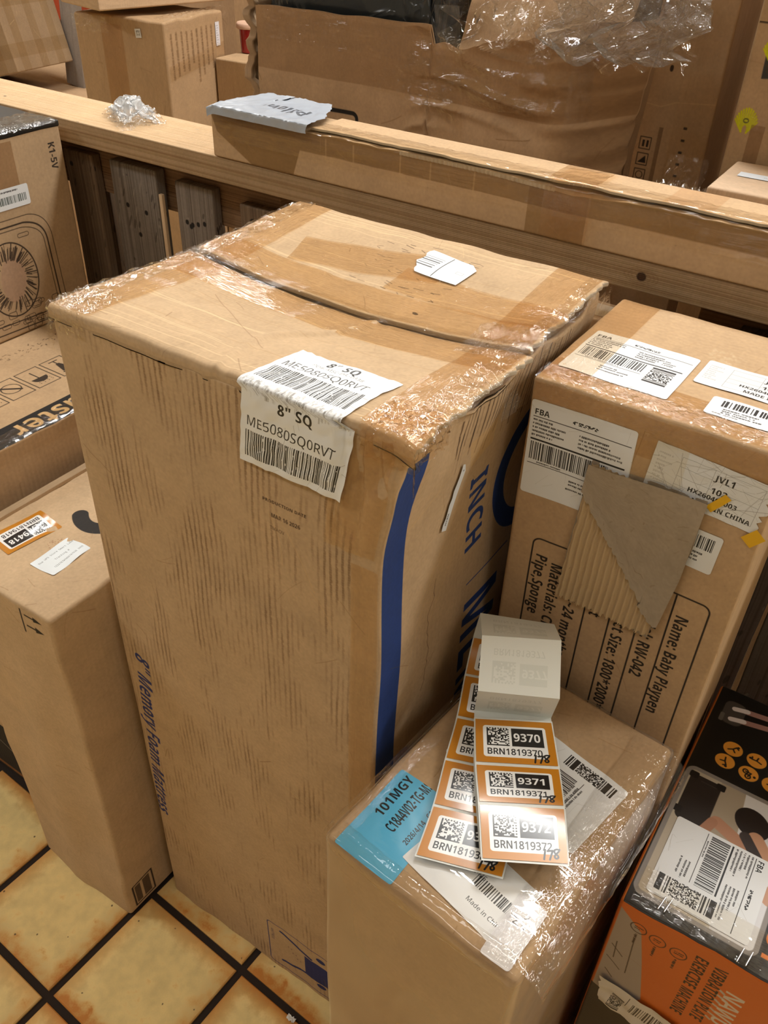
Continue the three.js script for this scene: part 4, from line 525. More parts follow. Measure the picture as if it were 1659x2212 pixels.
// ------------------------------------------------------------------ pallets on edge, beam, things on the beam
function wood(w, h, base, dark, seed, o = {}) {
  const c = print(w, h, o.ppm ?? 1100, tone(base, PALE_WOOD), (k, W, H) => {
    const R = rng(seed), along = o.along; if (along) { k.translate(0, H); k.rotate(-Math.PI / 2); [W, H] = [H, W]; }
    for (let i = 0; i < (o.n ?? 90); i++) { const y = R() * H, a = (R() - .5) * 5; k.strokeStyle = dark; k.globalAlpha = .05 + .22 * R(); k.lineWidth = .3 + R() * 1.3; k.beginPath(); k.moveTo(-5, y); k.bezierCurveTo(W * .3, y + a * 3, W * .6, y - a * 3, W + 5, y + a); k.stroke(); } k.globalAlpha = 1;
    for (const [x, y, r] of o.knots ?? []) { k.fillStyle = '#5d3a1c'; k.beginPath(); k.ellipse(x, y, r, r * .9, 0, 0, 7); k.fill(); k.strokeStyle = '#3a2312'; k.lineWidth = r * .25; k.stroke(); k.strokeStyle = dark; k.globalAlpha = .5; for (let q = 1; q < 4; q++) { k.lineWidth = .6; k.beginPath(); k.ellipse(x, y, r * (1.4 + q * .9), r * (.9 + q * .35), 0, 0, 7); k.stroke(); } k.globalAlpha = 1; }
    if (o.dirt) for (let i = 0; i < o.dirt; i++) { k.fillStyle = R() < .6 ? 'rgba(30,22,14,.35)' : 'rgba(190,180,165,.3)'; k.beginPath(); k.ellipse(R() * W, R() * H, 1 + R() * 9, .5 + R() * 2.4, R() * .5, 0, 7); k.fill(); }
    if (o.nails) for (const [x, y] of o.nails) { k.fillStyle = '#120c08'; k.beginPath(); k.arc(x, y, 3.4, 0, 7); k.fill(); }
  }); return new THREE.MeshStandardMaterial({ map: tex(c), roughness: .8, bumpMap: rep(fluteTex, w / .14, h / .14, o.along ? 0 : Math.PI / 2), bumpScale: .0005 });
}
{
  const plank = (t, name, x0, x1, y0, y1, z, th, mat) => mesh(name, boxGeo(x1 - x0, y1 - y0, th, { r: .003, seg: .08, def: (p) => { p.x += .0018 * n2(p.y * 7, x0 * 31); } }), mat, t).position.set((x0 + x1) / 2, y0, z - th / 2);
  const grey = wood(.1, .9, '#7d6c58', '#2c2118', 5, { along: true, dirt: 150, nails: [[840, 30], [836, 70], [800, 50]] }), grey2 = wood(.08, .9, '#83705a', '#33261a', 6, { along: true, dirt: 60, nails: [[845, 20], [843, 32], [846, 44], [849, 58], [840, 28]] }), brown = wood(.06, .9, '#7c5c3a', '#2c1c10', 8, { along: true, dirt: 50, nails: [[880, 14]] }), beamM = wood(.8, .09, '#8d6238', '#3a2412', 7, { dirt: 20 });
  const t = thing('wooden_pallet', 'weathered wooden pallet standing on edge under the beam beside the mattress carton', 'pallet');
  plank(t, 'plank', -1.232, -1.166, 0, .962, -.935, .018, brown); plank(t, 'plank', -1.122, -1.022, 0, .966, -.930, .02, grey); plank(t, 'plank', -.988, -.912, 0, .958, -.935, .018, grey2); plank(t, 'plank', -.86, -.75, 0, .95, -.935, .018, brown); plank(t, 'plank', -1.34, -1.27, 0, .96, -.935, .018, grey);
  plank(t, 'stringer', -1.36, -.80, .90, .984, -.955, .04, beamM); for (const [a, b] of [[-1.29, -1.21], [-1.185, -1.105], [-1.045, -.965], [-.93, -.84]]) plank(t, 'back_plank', a, b, 0, .96, -.996, .018, brown); plank(t, 'stringer', -1.36, -.80, .45, .53, -.955, .04, beamM); plank(t, 'stringer', -1.36, -.80, 0, .08, -.955, .04, beamM); 
  const s = thing('wooden_pallet', 'dark stained wooden pallet standing on edge behind the orange and black carton', 'pallet');
  const dk = wood(.13, .9, '#5c4733', '#20160e', 15, { along: true, dirt: 90, nails: [[520, 84], [560, 80]] }), dk2 = wood(.13, .9, '#5a4a36', '#1e160f', 16, { along: true, dirt: 60 });
  plank(s, 'plank', -.152, -.0225, 0, .96, -.935, .02, dk); plank(s, 'plank', -.0175, .115, 0, .96, -.932, .02, dk2); plank(s, 'plank', .13, .25, 0, .96, -.935, .02, dk); plank(s, 'stringer', -.2, .35, .90, .984, -.957, .04, beamM); plank(s, 'stringer', -.2, .35, 0, .08, -.957, .04, beamM);
  const slitStick = thing('light_slit_stick', 'thin pale stick added for the bright slit of light between two grey pallet planks', 'stick', [-1.012, 0, -.9295]); mesh('stick', boxGeo(.007, .934, .006, { r: .001, seg: .2 }), wood(.05, .9, '#e0bb8b', '#b08a5a', 4, { along: true, n: 20 }), slitStick);  // pale stick added where light shows through the gap between the planks
  const bm = thing('timber_beam', 'long pale timber beam laid across the pallets behind the cartons', 'beam', [-.55, .9855, -.9615]);
  const L = 2.3, top = wood(L, .115, '#d6ab74', '#a2713a', 31, { ppm: 850, n: 46, dirt: 26, knots: [[640, 40, 5]] }), fr = wood(L, .034, '#d6ab74', '#8a5c2a', 33, { ppm: 850, n: 22, knots: [[1442, 17, 4.6], [430, 8, 3]] });
  mesh('plank', boxGeo(L, .0345, .115, { r: .003, seg: .1 }), [fr, fr, top, fr, fr, fr], bm);
}
const SLIM = { x: -.235, y: 1.0205, z: -.9385, w: 1.27, h: .0575, d: .074 };
{
  const t = thing('slim_carton', 'long slim taped carton lying along the timber beam', 'box', [SLIM.x, SLIM.y, SLIM.z]);
  const def = (p) => { const X = p.x + SLIM.x, up = p.y / SLIM.h; if (p.z > .03 && up > .6) { const e = Math.exp(-(((X + .35) / .05) ** 2)); p.y -= .006 * e; p.z += .003 * e * n2(X * 60, 2); p.y += .0015 * n2(X * 25, 3); } };
  const topM = cardMat(SLIM.w, SLIM.d, '#bb8f5a', (k, w, h) => { k.fillStyle = 'rgba(180,132,80,.35)'; k.fillRect(520, 0, 60, h); k.fillStyle = '#b18a5c'; for (let i = 0; i < 34; i++) k.fillRect(690 + i * 9, 10, 1, h - 16); scuffsAndStreaks(k, w, h, 30, 7, '#9a7548', 40, .5); }, { ppm: 1100, bump: .0002 });
  const front = cardMat(SLIM.w, SLIM.h, '#bb8f5a', (k, w, h) => { k.fillStyle = 'rgba(112,74,24,.55)'; poly(k, [[0, 0], [w, 0], [w, 26], [150, 24], [138, h], [70, h], [10, 24]]); k.fill(); k.fillStyle = 'rgba(112,74,24,.4)'; k.fillRect(470, 0, 70, h); k.fillStyle = 'rgba(214,180,130,.45)'; for (const x of [190, 232, 300, 342, 400]) k.fillRect(x, 4, 2, 22); scuffsAndStreaks(k, w, h, 30, 17, '#d4b080', 20, .6); }, { ppm: 1100, bump: .0002 });
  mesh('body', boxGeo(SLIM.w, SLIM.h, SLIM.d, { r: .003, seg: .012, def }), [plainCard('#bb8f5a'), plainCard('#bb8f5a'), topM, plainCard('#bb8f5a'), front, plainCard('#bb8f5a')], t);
  // top board lifted along the front edge, bare flutes showing
  mesh('top_board', boxGeo(1.10, .003, .066, { r: .0008, seg: .012, def: (p) => { const X = p.x; p.y += .0018 + .003 * sm(.0, .033, p.z) * (.5 + .5 * n2(X * 9, 1)); p.z += .0015 * n2(X * 40, 6) * sm(.02, .03, p.z); } }), [TORN, TORN, topM, TORN, TORN, TORN], t).position.set(.08, SLIM.h - .0012, .0);
  mesh('torn_corrugation', sheetGeo(.2, .0045, (u, v) => V(-.335 + u, SLIM.h - .0035 + v - .003 * sm(.1, .2, u), SLIM.d / 2 + .001 + .0012 * Math.sin(u / .0055 * 6.283) * (.2 + .8 * Math.abs(n2(u * 40, 3)))), { nu: 200, nv: 2 }), new THREE.MeshStandardMaterial({ color: 0xb8a68c, roughness: .9, side: THREE.DoubleSide }), t, 'bared corrugated edge');
  mesh('packing_tape', sheetGeo(1.26, .06, (u, v) => { const s = v - .034, e = .0007 * n2(u * 40, v * 160) + .0006 * n2(u * 120, v * 60), x = u - .63; return s > 0 ? V(x, SLIM.h + .0065 + e, SLIM.d / 2 - s) : V(x, SLIM.h + .003 + s, SLIM.d / 2 + .005 + e); }, { nu: 260, nv: 12 }), CLEAR_TAPE, t);
  mesh('packing_tape', sheetGeo(.055, .12, (u, v) => { const s = v - .056, e = .0008 * n2(u * 90, v * 70), x = u - .145; return s > 0 ? V(x, SLIM.h + .0075 + e, SLIM.d / 2 - Math.min(s, .07)) : V(x, SLIM.h + .003 + s, SLIM.d / 2 + .006 + e); }, { nu: 14, nv: 40 }), TAPE, t);
}
{ // grey mailing bag lying over the slim carton's end
  const t = thing('mailing_bag', 'flat pale grey plastic mailing bag draped over the left end of the slim carton', 'bag');
  const m = new THREE.MeshPhysicalMaterial({ roughness: .32, side: THREE.DoubleSide, map: tex(art(175, 110, 4200, '#a9b1bd', (k) => { T(k, 'Pillow', 148, 46, 34, { rot: Math.PI + .06, color: '#565b64', weight: 'bold', sx: .8 }); })) });
  mesh('sheet', sheetGeo(.165, .098, (u, v) => { const x = -.866 + u + (v > .07 && u < .06 ? .018 * (v - .07) / .028 : 0), s = v - .014, e = .0016 * n2(u * 32, v * 32) + .0008 * n2(u * 90, v * 90), y = SLIM.y + SLIM.h + .0118; let p; if (s < 0) p = V(x, y + s * .85 + e * .5, SLIM.z + SLIM.d / 2 + .0105 + e); else p = V(x, y + Math.max(e, -.0006), SLIM.z + SLIM.d / 2 + .0085 - s - .004); if (u < .012) p.y -= (.012 - u) * .4; if (v > .085) p.y += (v - .085) * .2; return p; }, { nu: 44, nv: 30, jagR: (v) => (v > .045 ? (v - .045) * .5 : 0) + .002 * n2(v * 90, 1) }), m, t);
}
{ // narrow carton wedged between the mattress carton and the beam, a paper crumb on the floor
  const t = thing('wedged_carton', 'narrow pale carton end wedged between the mattress carton and the timber beam', 'box', [-.297, 0, -.872]);
  mesh('body', boxGeo(.058, .968, .05, { r: .002, seg: .05 }), plainCard('#cda273'), t); mesh('paper_strip', boxGeo(.05, .001, .03, { r: .0003, seg: .03 }), new THREE.MeshStandardMaterial({ color: 0xe2d6c6, roughness: .8 }), t).position.set(.002, .9682, 0);
  const c = thing('paper_crumb', 'tiny torn white paper crumb on the dark grout line beside the wrapped carton', 'paper', [-.386, 0, -.409]);
  mesh('crumb', sheetGeo(.014, .007, (u, v) => V(u - .007, .0012 + .002 * Math.abs(n2(u * 300, v * 300)), v - .0035 + .002 * n2(u * 200, 4)), { nu: 8, nv: 5 }), new THREE.MeshStandardMaterial({ color: 0xe4e2dd, roughness: .8, side: THREE.DoubleSide }), c);
}
{ // crumpled scrap of clear film on the beam
  const t = thing('film_scrap', 'small crumpled scrap of clear plastic film on the timber beam', 'plastic film', [-1.088, 1.0205, -.966], -.5);
  const sheet = (seed, s, hgt) => sheetGeo(1, 1, (u, v) => { const a = (u - .5) * 2, b = (v - .5) * 2, hh = hgt * (1 - .55 * (a * a + b * b)) + .010 * n2(a * 1.5 + seed, b * 1.5) + .0035 * n2(a * 3.2, b * 3.2 + seed) + .0006 * n2(a * 9 + seed, b * 9); return V(a * s + .006 * n2(b * 5, seed), Math.max(.0006, hh), b * s * .62 + .006 * n2(a * 5, seed + 4)); }, { nu: 44, nv: 34 });
  const haze = new THREE.MeshPhysicalMaterial({ color: 0xf4f6f8, transmission: .6, thickness: 0, roughness: .16, side: THREE.DoubleSide });
  mesh('film', sheet(2, .058, .010), FILM, t); mesh('film', sheet(9, .044, .024), haze, t).position.x = -.012;
}
// ------------------------------------------------------------------ beyond the beam
const printed = (w, h, base, seed, dense) => (!dense ? plainCard(base) : cardMat(w, h, base, (k, W, H) => { if (dense) { for (let i = 0; i < 9; i++) { k.save(); k.translate(20 + i * W * .085, 26); k.rotate(Math.PI / 2); lines(k, 0, -8, dense, 1, 15, seed + i, 'rgba(104,74,44,.7)'); k.restore(); } } scuffsAndStreaks(k, W, H, 40, seed, '#8a6438', 50, .8); scuffsAndStreaks(k, W, H, 14, seed + 1, '#dcb888', 40, .7); }, { ppm: 600 }));
const carton = (name, label, w, h, d, pos, turn, mats, o = {}) => { const t = thing(name, label, 'box', pos, turn, o.group); if (o.lean) t.rotation.z = o.lean; mesh('body', boxGeo(w, h, d, { r: o.r ?? .004, seg: .04, def: o.def }), mats, t); return t; };
const tape = (t, w, h, place, mat = TAPE) => mesh('packing_tape', sheetGeo(w, h, place, { nu: 16, nv: 16 }), mat, t);
{ // burst open carton
  const t = thing('burst_carton', 'big burst open brown carton with crumpled taped sides behind the slim carton', 'box', [0, 0, 0]);
  const X0 = -.997, X1 = -.418, Z = -1.15, B = -1.285, wr = (x, y) => { const k = sm(-.74, -.66, x); const a = y + .035 * Math.sin((x + .66) * 5.2) * k - .55 * (x + .60) ** 2 * k; return k * (.015 * (1 - Math.pow(Math.abs(Math.sin(a * 88 + 2.2 * n2(x * 4, a * 5))), .55)) * (.45 + .55 * n2(x * 4 + 2, a * 22)) + .006 * n2(x * 6, a * 26)) + .0022 * n2(x * 9, y * 9); };
  const fm = cardMat(.62, 1.2, '#b08352', (k, W, H) => { const Y = (y) => H - y * 1000; k.fillStyle = 'rgba(122,84,42,.35)'; k.fillRect(0, Y(1.18), W, 98); k.strokeStyle = '#17120e'; k.lineWidth = 6; rr(k, (-.889 - X0) * 1000, Y(1.040), 94, 80, 8); k.stroke(); k.fillStyle = '#17120e'; poly(k, [[165, Y(1.022)], [172, Y(1.006)], [168, Y(.98)]]); k.fill(); scuffsAndStreaks(k, W, H, 60, 4, '#7c552a', 50, .8); }, { ppm: 1100 }); fm.side = THREE.DoubleSide;
  const topY = (x) => (x < -.68 ? lerp(1.168, 1.172, (x - X0) / (-.68 - X0)) + .002 * n2(x * 12, 3) : lerp(1.150, 1.205, sm(-.68, -.40, x)) + .008 * n2(x * 14, 8));
  const zF = (x) => Z + .03 * sm(-.72, -.5, x) - .15 * sm(-.51, -.405, x) ** 2;
  const wall = (off) => sheetGeo(1, 1, (u, v) => { const x = lerp(X0, X1, u), y = topY(x) * (1 - (1 - v) ** 2.6); return V(x - .01 * sm(.6, 1, v) * 0 + .014 * sm(-.46, X1, x) * sm(1.0, 1.2, y), y, zF(x) + wr(x, y) * sm(.9, .98, y) - off); }, { nu: 120, nv: 220 }); const yuv = (g) => { const p = g.attributes.position, uv = g.attributes.uv; for (let i = 0; i < p.count; i++) uv.setY(i, p.getY(i) / 1.2); return g; };
  mesh('front_panel', yuv(wall(0)), fm, t, 'crumpled taped front'); mesh('front_panel', wall(.005), plainCard('#b08352'), t);
  const inner = cardMat(.6, .5, '#b08352', (k, W, H) => scuffsAndStreaks(k, W, H, 40, 6, '#7a4c24', 60, 1), { ppm: 600 }); inner.side = THREE.DoubleSide;
  mesh('back_panel', boxGeo(X1 - X0, 1.36, .006, { r: .001, seg: .06, def: (p) => { p.z += .006 * n2(p.x * 6, p.y * 6); } }), inner, t).position.set((X0 + X1) / 2, 0, B);
  mesh('right_panel', sheetGeo(1, 1, (u, v) => { const z = lerp(-1.262, B, u), y = lerp(0, 1.24, v); return V(X1 + .012 * sm(1, 1.2, y) + .004 * n2(z * 9, y * 7), y, z); }, { nu: 24, nv: 60 }), inner, t);
  mesh('left_panel', sheetGeo(1, 1, (u, v) => { const z = lerp(-1.175, B, u), y = lerp(0, 1.26, v); return V(X0 - .028 + .010 * n2(y * 24, z * 3) + .006 * n2(y * 60, z * 9), y, z); }, { nu: 20, nv: 160 }), inner, t, 'torn left side');
  mesh('torn_edge', boxGeo(.016, 1.26, .012, { r: .003, seg: .006, def: (p) => { p.x += .010 * n2(p.y * 24, 1.2) + .005 * n2(p.y * 70, 2); p.z += .005 * n2(p.y * 40, 3); } }), plainCard('#b08352'), t, 'ragged cardboard edge').position.set(X0 - .030, 0, -1.172);
  mesh('inner_flap', sheetGeo(1, 1, (u, v) => { const x = lerp(-.672, -.44, u), y = lerp(1.13, 1.36, v); return V(x + .02 * v, y, -1.20 - .10 * v + .008 * n2(x * 12, y * 9)); }, { nu: 20, nv: 20 }), inner, t, 'reddish brown inner flap');
  const strip = (w, h, cx, cy, a, mat, seed) => mesh('packing_tape', sheetGeo(w, h, (u, v) => { const p = onFront(w, h, 0, cx, cy, a)(u, v); p.z = zF(p.x) + wr(p.x, p.y) + .003 + .0016 * n2(p.x * 50 + seed, p.y * 50); return p; }, { nu: 24, nv: 24 }), mat, t);
  strip(.30, .045, -.83, 1.145, -.02, CLEAR_TAPE, 1); strip(.27, .05, -.60, 1.11, .03, CLEAR_TAPE, 2); strip(.045, .2, -.645, 1.10, .1, CLEAR_TAPE, 3); strip(.16, .04, -.72, 1.095, -.1, CLEAR_TAPE, 6); strip(.05, .20, -.442, 1.09, .05, FILM, 4); strip(.03, .08, -.512, 1.13, -.1, CLEAR_TAPE, 7); strip(.026, .07, -.452, 1.145, .25, FILM, 9);
}
{ // black sacks inside it
  const bagM = new THREE.MeshPhysicalMaterial({ color: 0x23282a, roughness: .24, clearcoat: .7, clearcoatRoughness: .12, bumpMap: rep(crinkleTex, 2, 2), bumpScale: .006 });
  const t = thing('plastic_sack', 'shiny black plastic sack stuffed in the burst open carton', 'bag', [-.842, .006, -1.222]);
  const g = new THREE.SphereGeometry(1, 72, 60); const p = g.attributes.position, q = V();
  for (let i = 0; i < p.count; i++) { q.fromBufferAttribute(p, i); const n = 1 + .06 * n3(q.x * 2, q.y * 2, q.z * 2) + .035 * n3(q.x * 6, q.y * 6, q.z * 6); const sx = Math.sign(q.x) * Math.abs(q.x) ** .3, sy = Math.sign(q.y) * Math.abs(q.y) ** .35, sz = Math.sign(q.z) * Math.abs(q.z) ** .3, nn = Math.max(Math.abs(sx), Math.abs(sy), Math.abs(sz)); p.setXYZ(i, sx * .158 * n, .66 + sy * .64 * n, sz * .050 * n); }
  g.computeVertexNormals(); mesh('sack', g, bagM, t);
}
{ // loose film hanging over the carton's right side
  const t = thing('plastic_film', 'big crumpled sheet of clear plastic film hanging over the burst carton corner', 'plastic film');
  const f = (u, v, s) => { const x = lerp(-.62, -.318, u), y = lerp(lerp(1.165, 1.172, u), 1.34, v); return V(x + .02 * n2(v * 5, s) + .01 * (1 - v) * u, y + .014 * n2(u * 7, s + 2) * (1 - v) + .05 * (1 - v) * sm(.55, 0, Math.abs(u - .16) * 3) * 0, -1.085 - .05 * v + .022 * n2(u * 5 + s, v * 4) + .010 * n2(u * 14, v * 12 + s) + .004 * n2(u * 38 + s, v * 34)); };
  const haze = new THREE.MeshPhysicalMaterial({ color: 0xf2f3f4, transmission: .86, thickness: 0, roughness: .13, side: THREE.DoubleSide, bumpMap: rep(crinkleTex, 3, 3), bumpScale: .006 });
  mesh('film', sheetGeo(1, 1, (u, v) => f(u, v, 3), { nu: 90, nv: 60 }), FILM, t); mesh('film', sheetGeo(1, 1, (u, v) => f(.42 + u * .58, v, 8).add(V(0, .006, .012)), { nu: 80, nv: 60 }), haze, t);
  mesh('film', sheetGeo(1, 1, (u, v) => f(.2 + u * .3, v * .5 - .02, 14).add(V(0, .01, .018)), { nu: 50, nv: 30 }), FILM, t);
}
{ // tall cartons to the right
  const hm = cardMat(.115, 1.36, '#a97c4a', (k, W, H) => { const Y = (y) => H - y * 1000; k.strokeStyle = k.fillStyle = '#2c2016'; k.lineWidth = 1; [1.036, 1.014, .992, .970].forEach((y, i) => { k.strokeRect(20, Y(y) - 8, 16, 16); if (i === 0) { k.fillRect(24, Y(y) - 4, 3, 9); k.fillRect(30, Y(y) - 4, 3, 9); } else if (i === 1) { poly(k, [[22, Y(y) + 5], [34, Y(y) + 5], [32, Y(y) - 5]]); k.fill(); } else { k.beginPath(); k.arc(28, Y(y), 5, 0, 7); k.stroke(); } }); for (let i = 0; i < 7; i++) { k.fillRect(78, Y(1.065 - i * .016), 5, 3); } k.fillStyle = 'rgba(90,62,34,.5)'; k.fillRect(44, Y(1.06), 6, 90); k.fillStyle = '#3a2818'; k.beginPath(); k.ellipse(44, Y(1.135), 2.5, 4, 0, 0, 7); k.fill(); k.strokeStyle = 'rgba(214,180,130,.6)'; k.lineWidth = 1.2; poly(k, [[0, Y(1.09)], [40, Y(1.086)], [60, Y(1.094)], [130, Y(1.10)]], false); k.stroke(); scuffsAndStreaks(k, W, H, 24, 7, '#7c552a', 30, .6); }, { ppm: 1100 });
  const t = carton('column_carton', 'very tall narrow taped carton with handling icons behind the slim carton', .115, 1.36, .2, [-.3795, 0, -1.405], .0, [plainCard('#a97c4a'), plainCard('#a97c4a'), plainCard('#a97c4a'), plainCard('#a97c4a'), hm, plainCard('#a97c4a')], {});
  tape(t, .05, 1.2, onFront(.05, 1.2, .1015, .03, .72), CLEAR_TAPE);
  const ym = cardMat(.3, 1.4, '#b0834f', (k, W, H) => { const Y = (y) => H - y * 1000; const mark = (x, y, s) => { k.save(); k.translate(x, Y(y)); k.scale(s, s); k.fillStyle = '#dbe000'; for (let i = -6; i <= 6; i++) { k.save(); k.rotate(i * .12); k.fillRect(i * 2.6 - 1.1, -13 + Math.abs(i) * .6, 2.6, 22); k.restore(); } k.fillStyle = '#3a3a12'; k.beginPath(); k.ellipse(0, 4, 4, 2.6, 0, 0, 7); k.stroke(); k.restore(); }; mark(19, 1.107, .9); k.fillStyle = '#3b3937'; poly(k, [[20, Y(1.215)], [52, Y(1.23)], [62, Y(1.155)], [24, Y(1.152)]]); k.fill(); mark(30, 1.187, .75); k.fillStyle = '#3b2a1c'; k.fillRect(2, Y(1.212), 50, 1.6); k.strokeStyle = '#4a3a2a'; k.lineWidth = 1.5; k.beginPath(); k.arc(36, Y(1.165), 8, 0, 7); k.stroke(); k.fillStyle = 'rgba(110,70,36,.4)'; k.fillRect(28, Y(1.1), 20, 200); scuffsAndStreaks(k, W, H, 40, 9, '#7c552a', 40, .7); }, { ppm: 1000 });
  const y = carton('marked_carton', 'tall carton with bright yellow striped marks standing behind the small plain box', .26, 1.40, .26, [-.148, 0, -1.352], .0, [plainCard('#b0834f'), plainCard('#b0834f'), plainCard('#b0834f'), plainCard('#b0834f'), ym, plainCard('#b0834f')], {});
  tape(y, .24, .02, onFront(.24, .02, .133, 0, 1.098, -.06), CLEAR_TAPE); tape(y, .05, .5, onFront(.05, .5, .1325, -.02, 1.1, 0), CLEAR_TAPE);
  const sm_ = cardMat(.2, .152, '#c9a072', null, { ppm: 900, bump: .0001 });
  const s = carton('plain_carton', 'small pale brown box with white paper labels on top at the right edge', .24, 1.06, .134, [-.135, 0, -1.142], .02, [plainCard('#c9a072'), plainCard('#c9a072'), sm_, plainCard('#c9a072'), plainCard('#c9a072'), plainCard('#c9a072')], {});
  const wl = (w, h, x, z, seed) => mesh('paper_label', sheetGeo(w, h, onTop(w, h, 1.0608, x, z, .0), { nu: 2, nv: 2 }), paperMat(art(w * 1000, h * 1000, 3000, '#dde3ea', (k) => lines(k, w * 300, h * 350, w * 500, 1, h * 350, seed, '#9aa4ac'))), s);
  wl(.10, .020, -.052, -.006, 4); wl(.09, .018, -.02, -.042, 6);
  const fs = thing('film_tuft', 'crumpled tuft of clear film beside the small pale brown box', 'plastic film', [-.295, .985, -1.12]); mesh('film', sheetGeo(1, 1, (u, v) => { const a = (u - .5) * 2, b = (v - .5) * 2; return V(a * .032, .05 * (1 - b * b * .5) + .012 * n2(a * 4, b * 4) + .006 * n2(a * 11, b * 11), b * .03 + .01 * n2(a * 5, b * 3 + 2)); }, { nu: 30, nv: 30 }), FILM, fs);
  mesh('film', sheetGeo(1, 1, (u, v) => V((u - .5) * .05 + .004 * n2(v * 20, 2), v * .09, .006 * n2(u * 9, v * 12)), { nu: 16, nv: 20 }), FILM, fs);
}
{ // left stack
  const big = plainCard('#a97c4a'), side = printed(.225, 1.05, '#a97c4a', 25, 120);
  const t = carton('taped_carton', 'tall brown carton with printed text on its right side and a smaller box on top', .252, 1.046, .226, [-1.722, 0, -1.612], 8 * D, [side, big, big, big, big, big], { r: .006, def: (p) => { if (p.y > .98) p.y += .003 * n2(p.x * 20, p.z * 20); } });
  mesh('white_tag', sheetGeo(.016, .018, onFront(.016, .018, .1145, .055, 1.018, .1), { nu: 2, nv: 2 }), paperMat(art(16, 18, 4000, '#d8d6d4', (k) => cells(k, 3, 3, 10, 10, 6, 6, 3, 0, '#8a8886'))), t); mesh('white_tag', sheetGeo(.016, .05, onRight(.016, .05, .1275, -.085, 1.0, .0), { nu: 2, nv: 2 }), paperMat(art(16, 50, 3000, '#dcdbe2', (k) => lines(k, 3, 6, 10, 8, 5, 2, '#a8a8b0'))), t);
  tape(t, .06, .9, onFront(.06, .9, .1140, -.02, .58)); tape(t, .22, .03, onRight(.22, .03, .1285, 0, .955, .12), CLEAR_TAPE);
  mesh('clear_film', sheetGeo(.24, .05, (u, v) => { const s = v - .02, e = .003 * n2(u * 40, v * 90); return s > 0 ? V(.128 - s, 1.052 + e, .112 - u) : V(.131 + e, 1.05 + s, .112 - u); }, { nu: 40, nv: 12 }), FILM, t); mesh('clear_film', sheetGeo(.1, .07, (u, v) => V(-.128 + u, 1.01 + v * .5 + .004 * n2(u * 40, v * 40), .117 + .004 * n2(u * 50, v * 30)), { nu: 20, nv: 16 }), FILM, t);
  const n = thing('labelled_carton', 'small brown box with two white side labels, on top of the text printed carton', 'box', [-1.735, 1.063, -1.615], 78 * D);
  const N = { w: .33, h: .12, d: .17 }; mesh('body', boxGeo(N.w, N.h, N.d, { r: .004, seg: .04 }), [plainCard('#bd9160'), plainCard('#bd9160'), plainCard('#bd9160'), plainCard('#bd9160'), plainCard('#bd9160'), plainCard('#bd9160')], n);
  const nl = (w, h, x, y, s) => mesh('paper_label', sheetGeo(w, h, onFront(w, h, N.d / 2 + .0008, x, y, .02), { nu: 2, nv: 2 }), paperMat(art(w * 1000, h * 1000, 2500, '#e3e3e4', (k) => lines(k, 8, 6, w * 800, 6, 8, s, '#9a9a9c'))), n); nl(.085, .06, -.105, .058, 5); nl(.11, .06, .075, .062, 8);
  const q = carton('low_carton', 'plain brown carton between the tall text printed carton and the burst carton', .22, .952, .2, [-1.50, 0, -1.80], 4 * D, plainCard('#b08654'));
  mesh('print_band', sheetGeo(.1, .012, onFront(.1, .012, .1012, -.03, .845), { nu: 2, nv: 2 }), new THREE.MeshStandardMaterial({ color: 0x4a3220, roughness: .8, side: THREE.DoubleSide }), q);
  const cup = thing('red_beaker', 'small dark red beaker with a pale lid on the plain brown carton', 'cup', [-1.585, .953, -1.795]);
  mesh('beaker', new THREE.LatheGeometry([[0, 0], [.016, 0], [.018, .002], [.020, .052], [.019, .054], [.0185, .052], [.0165, .004], [0, .004]].map(([x, y]) => new THREE.Vector2(x, y)), 28), new THREE.MeshPhysicalMaterial({ color: 0x8a1418, roughness: .25, clearcoat: .5, side: THREE.DoubleSide }), cup); mesh('lid', new THREE.LatheGeometry([[0, .066], [.024, .066], [.027, .062], [.027, .054], [.024, .052], [0, .052]].map(([x, y]) => new THREE.Vector2(x, y)), 28), new THREE.MeshStandardMaterial({ color: 0xc9a58e, roughness: .5 }), cup);
  carton('backdrop_carton', 'big brown carton standing behind the red beaker', .5, 1.45, .3, [-1.62, 0, -2.22], 3 * D, printed(.5, 1.45, '#a57847', 41));
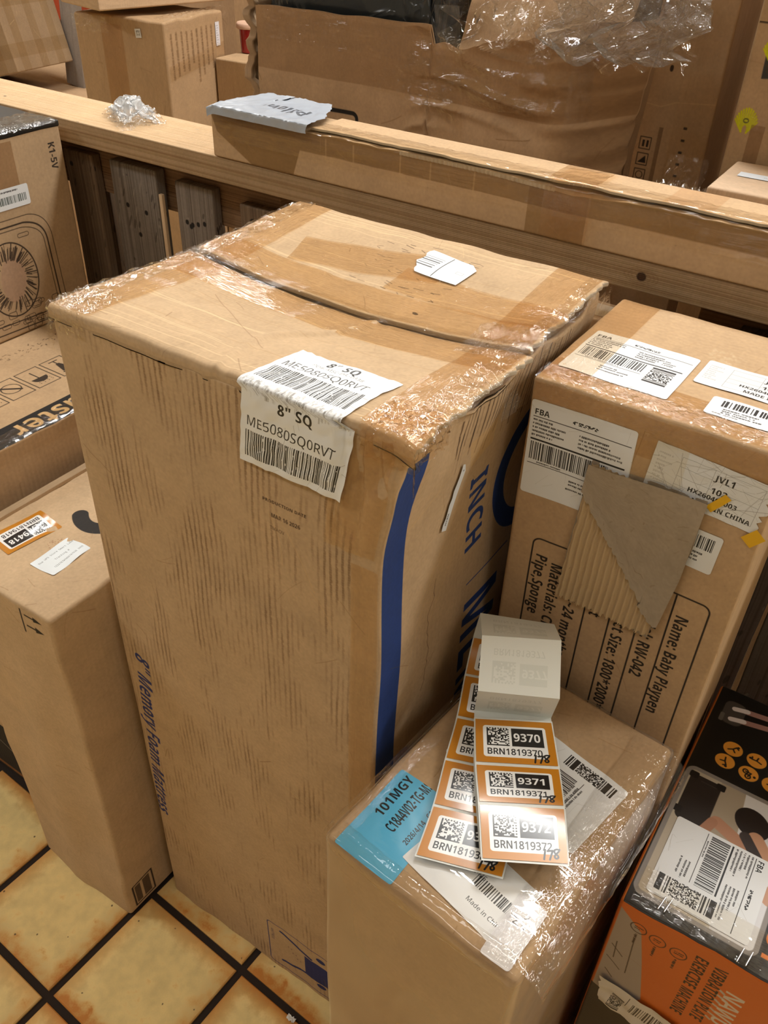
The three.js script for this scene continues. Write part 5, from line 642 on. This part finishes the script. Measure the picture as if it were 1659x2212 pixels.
  carton('backdrop_carton', 'big brown carton standing behind the plastic sack and burst carton', .5, 1.5, .3, [-1.02, 0, -2.20], -2 * D, printed(.5, 1.5, '#9c7142', 43));
  carton('backdrop_carton', 'wide brown carton at the back behind the tall narrow carton', .62, 1.5, .3, [-.42, 0, -2.05], 2 * D, printed(.62, 1.5, '#a57847', 45));
  // far left: dark base, wrapped carton leaning, board, orange banded carton
  carton('base_carton', 'wide low carton under the leaning taped carton at the far left', 1.05, .68, .66, [-2.86, 0, -2.05], 0, plainCard('#a57847'));
  const wm = cardMat(.34, .6, '#8f6a40', (k, W, H) => { k.fillStyle = 'rgba(120,84,40,.25)'; for (const x of [40, 150, 250]) k.fillRect(x, 0, 44, H); for (const y of [60, 220, 380, 520]) k.fillRect(0, y, W, 40); scuffsAndStreaks(k, W, H, 30, 3, '#d8ba8a', 40, 1); }, { ppm: 700 });
  const lw = carton('leaning_carton', 'criss-cross taped carton leaning at the far left top', .34, .6, .24, [-2.80, .735, -2.02], .1, [wm, wm, wm, wm, wm, wm], { lean: .24 }); lw.position.set(-2.80, .722, -1.98);
  tape(lw, .34, .05, onFront(.34, .05, .1212, 0, .42), TAPE);
  const bd = thing('leaning_board', 'narrow grey brown board leaning upright beside the criss-cross taped carton', 'board', [-2.665, .681, -2.13]); bd.rotation.z = -.12; mesh('board', boxGeo(.085, .56, .02, { r: .002, seg: .1 }), wood(.085, .56, '#8d7a66', '#5a4a3c', 51, { along: true, n: 30 }), bd);
  const om = cardMat(.45, 1.4, '#8f6a40', (k, W, H) => { k.fillStyle = '#b0441a'; k.fillRect(0, H - 850, W, 72); k.fillStyle = '#5a3a22'; k.fillRect(0, H - 778, W, 300); }, { ppm: 400 });
  carton('banded_carton', 'big brown carton with an orange red band at the far left back', .7, 1.45, .3, [-2.95, 0, -2.60], 3 * D, om);
  carton('backdrop_carton', 'big brown carton at the back left of the tall text printed carton', .62, 1.5, .3, [-2.22, 0, -2.62], -4 * D, printed(.62, 1.5, '#94693c', 47));
}
renderer.render(scene, camera);
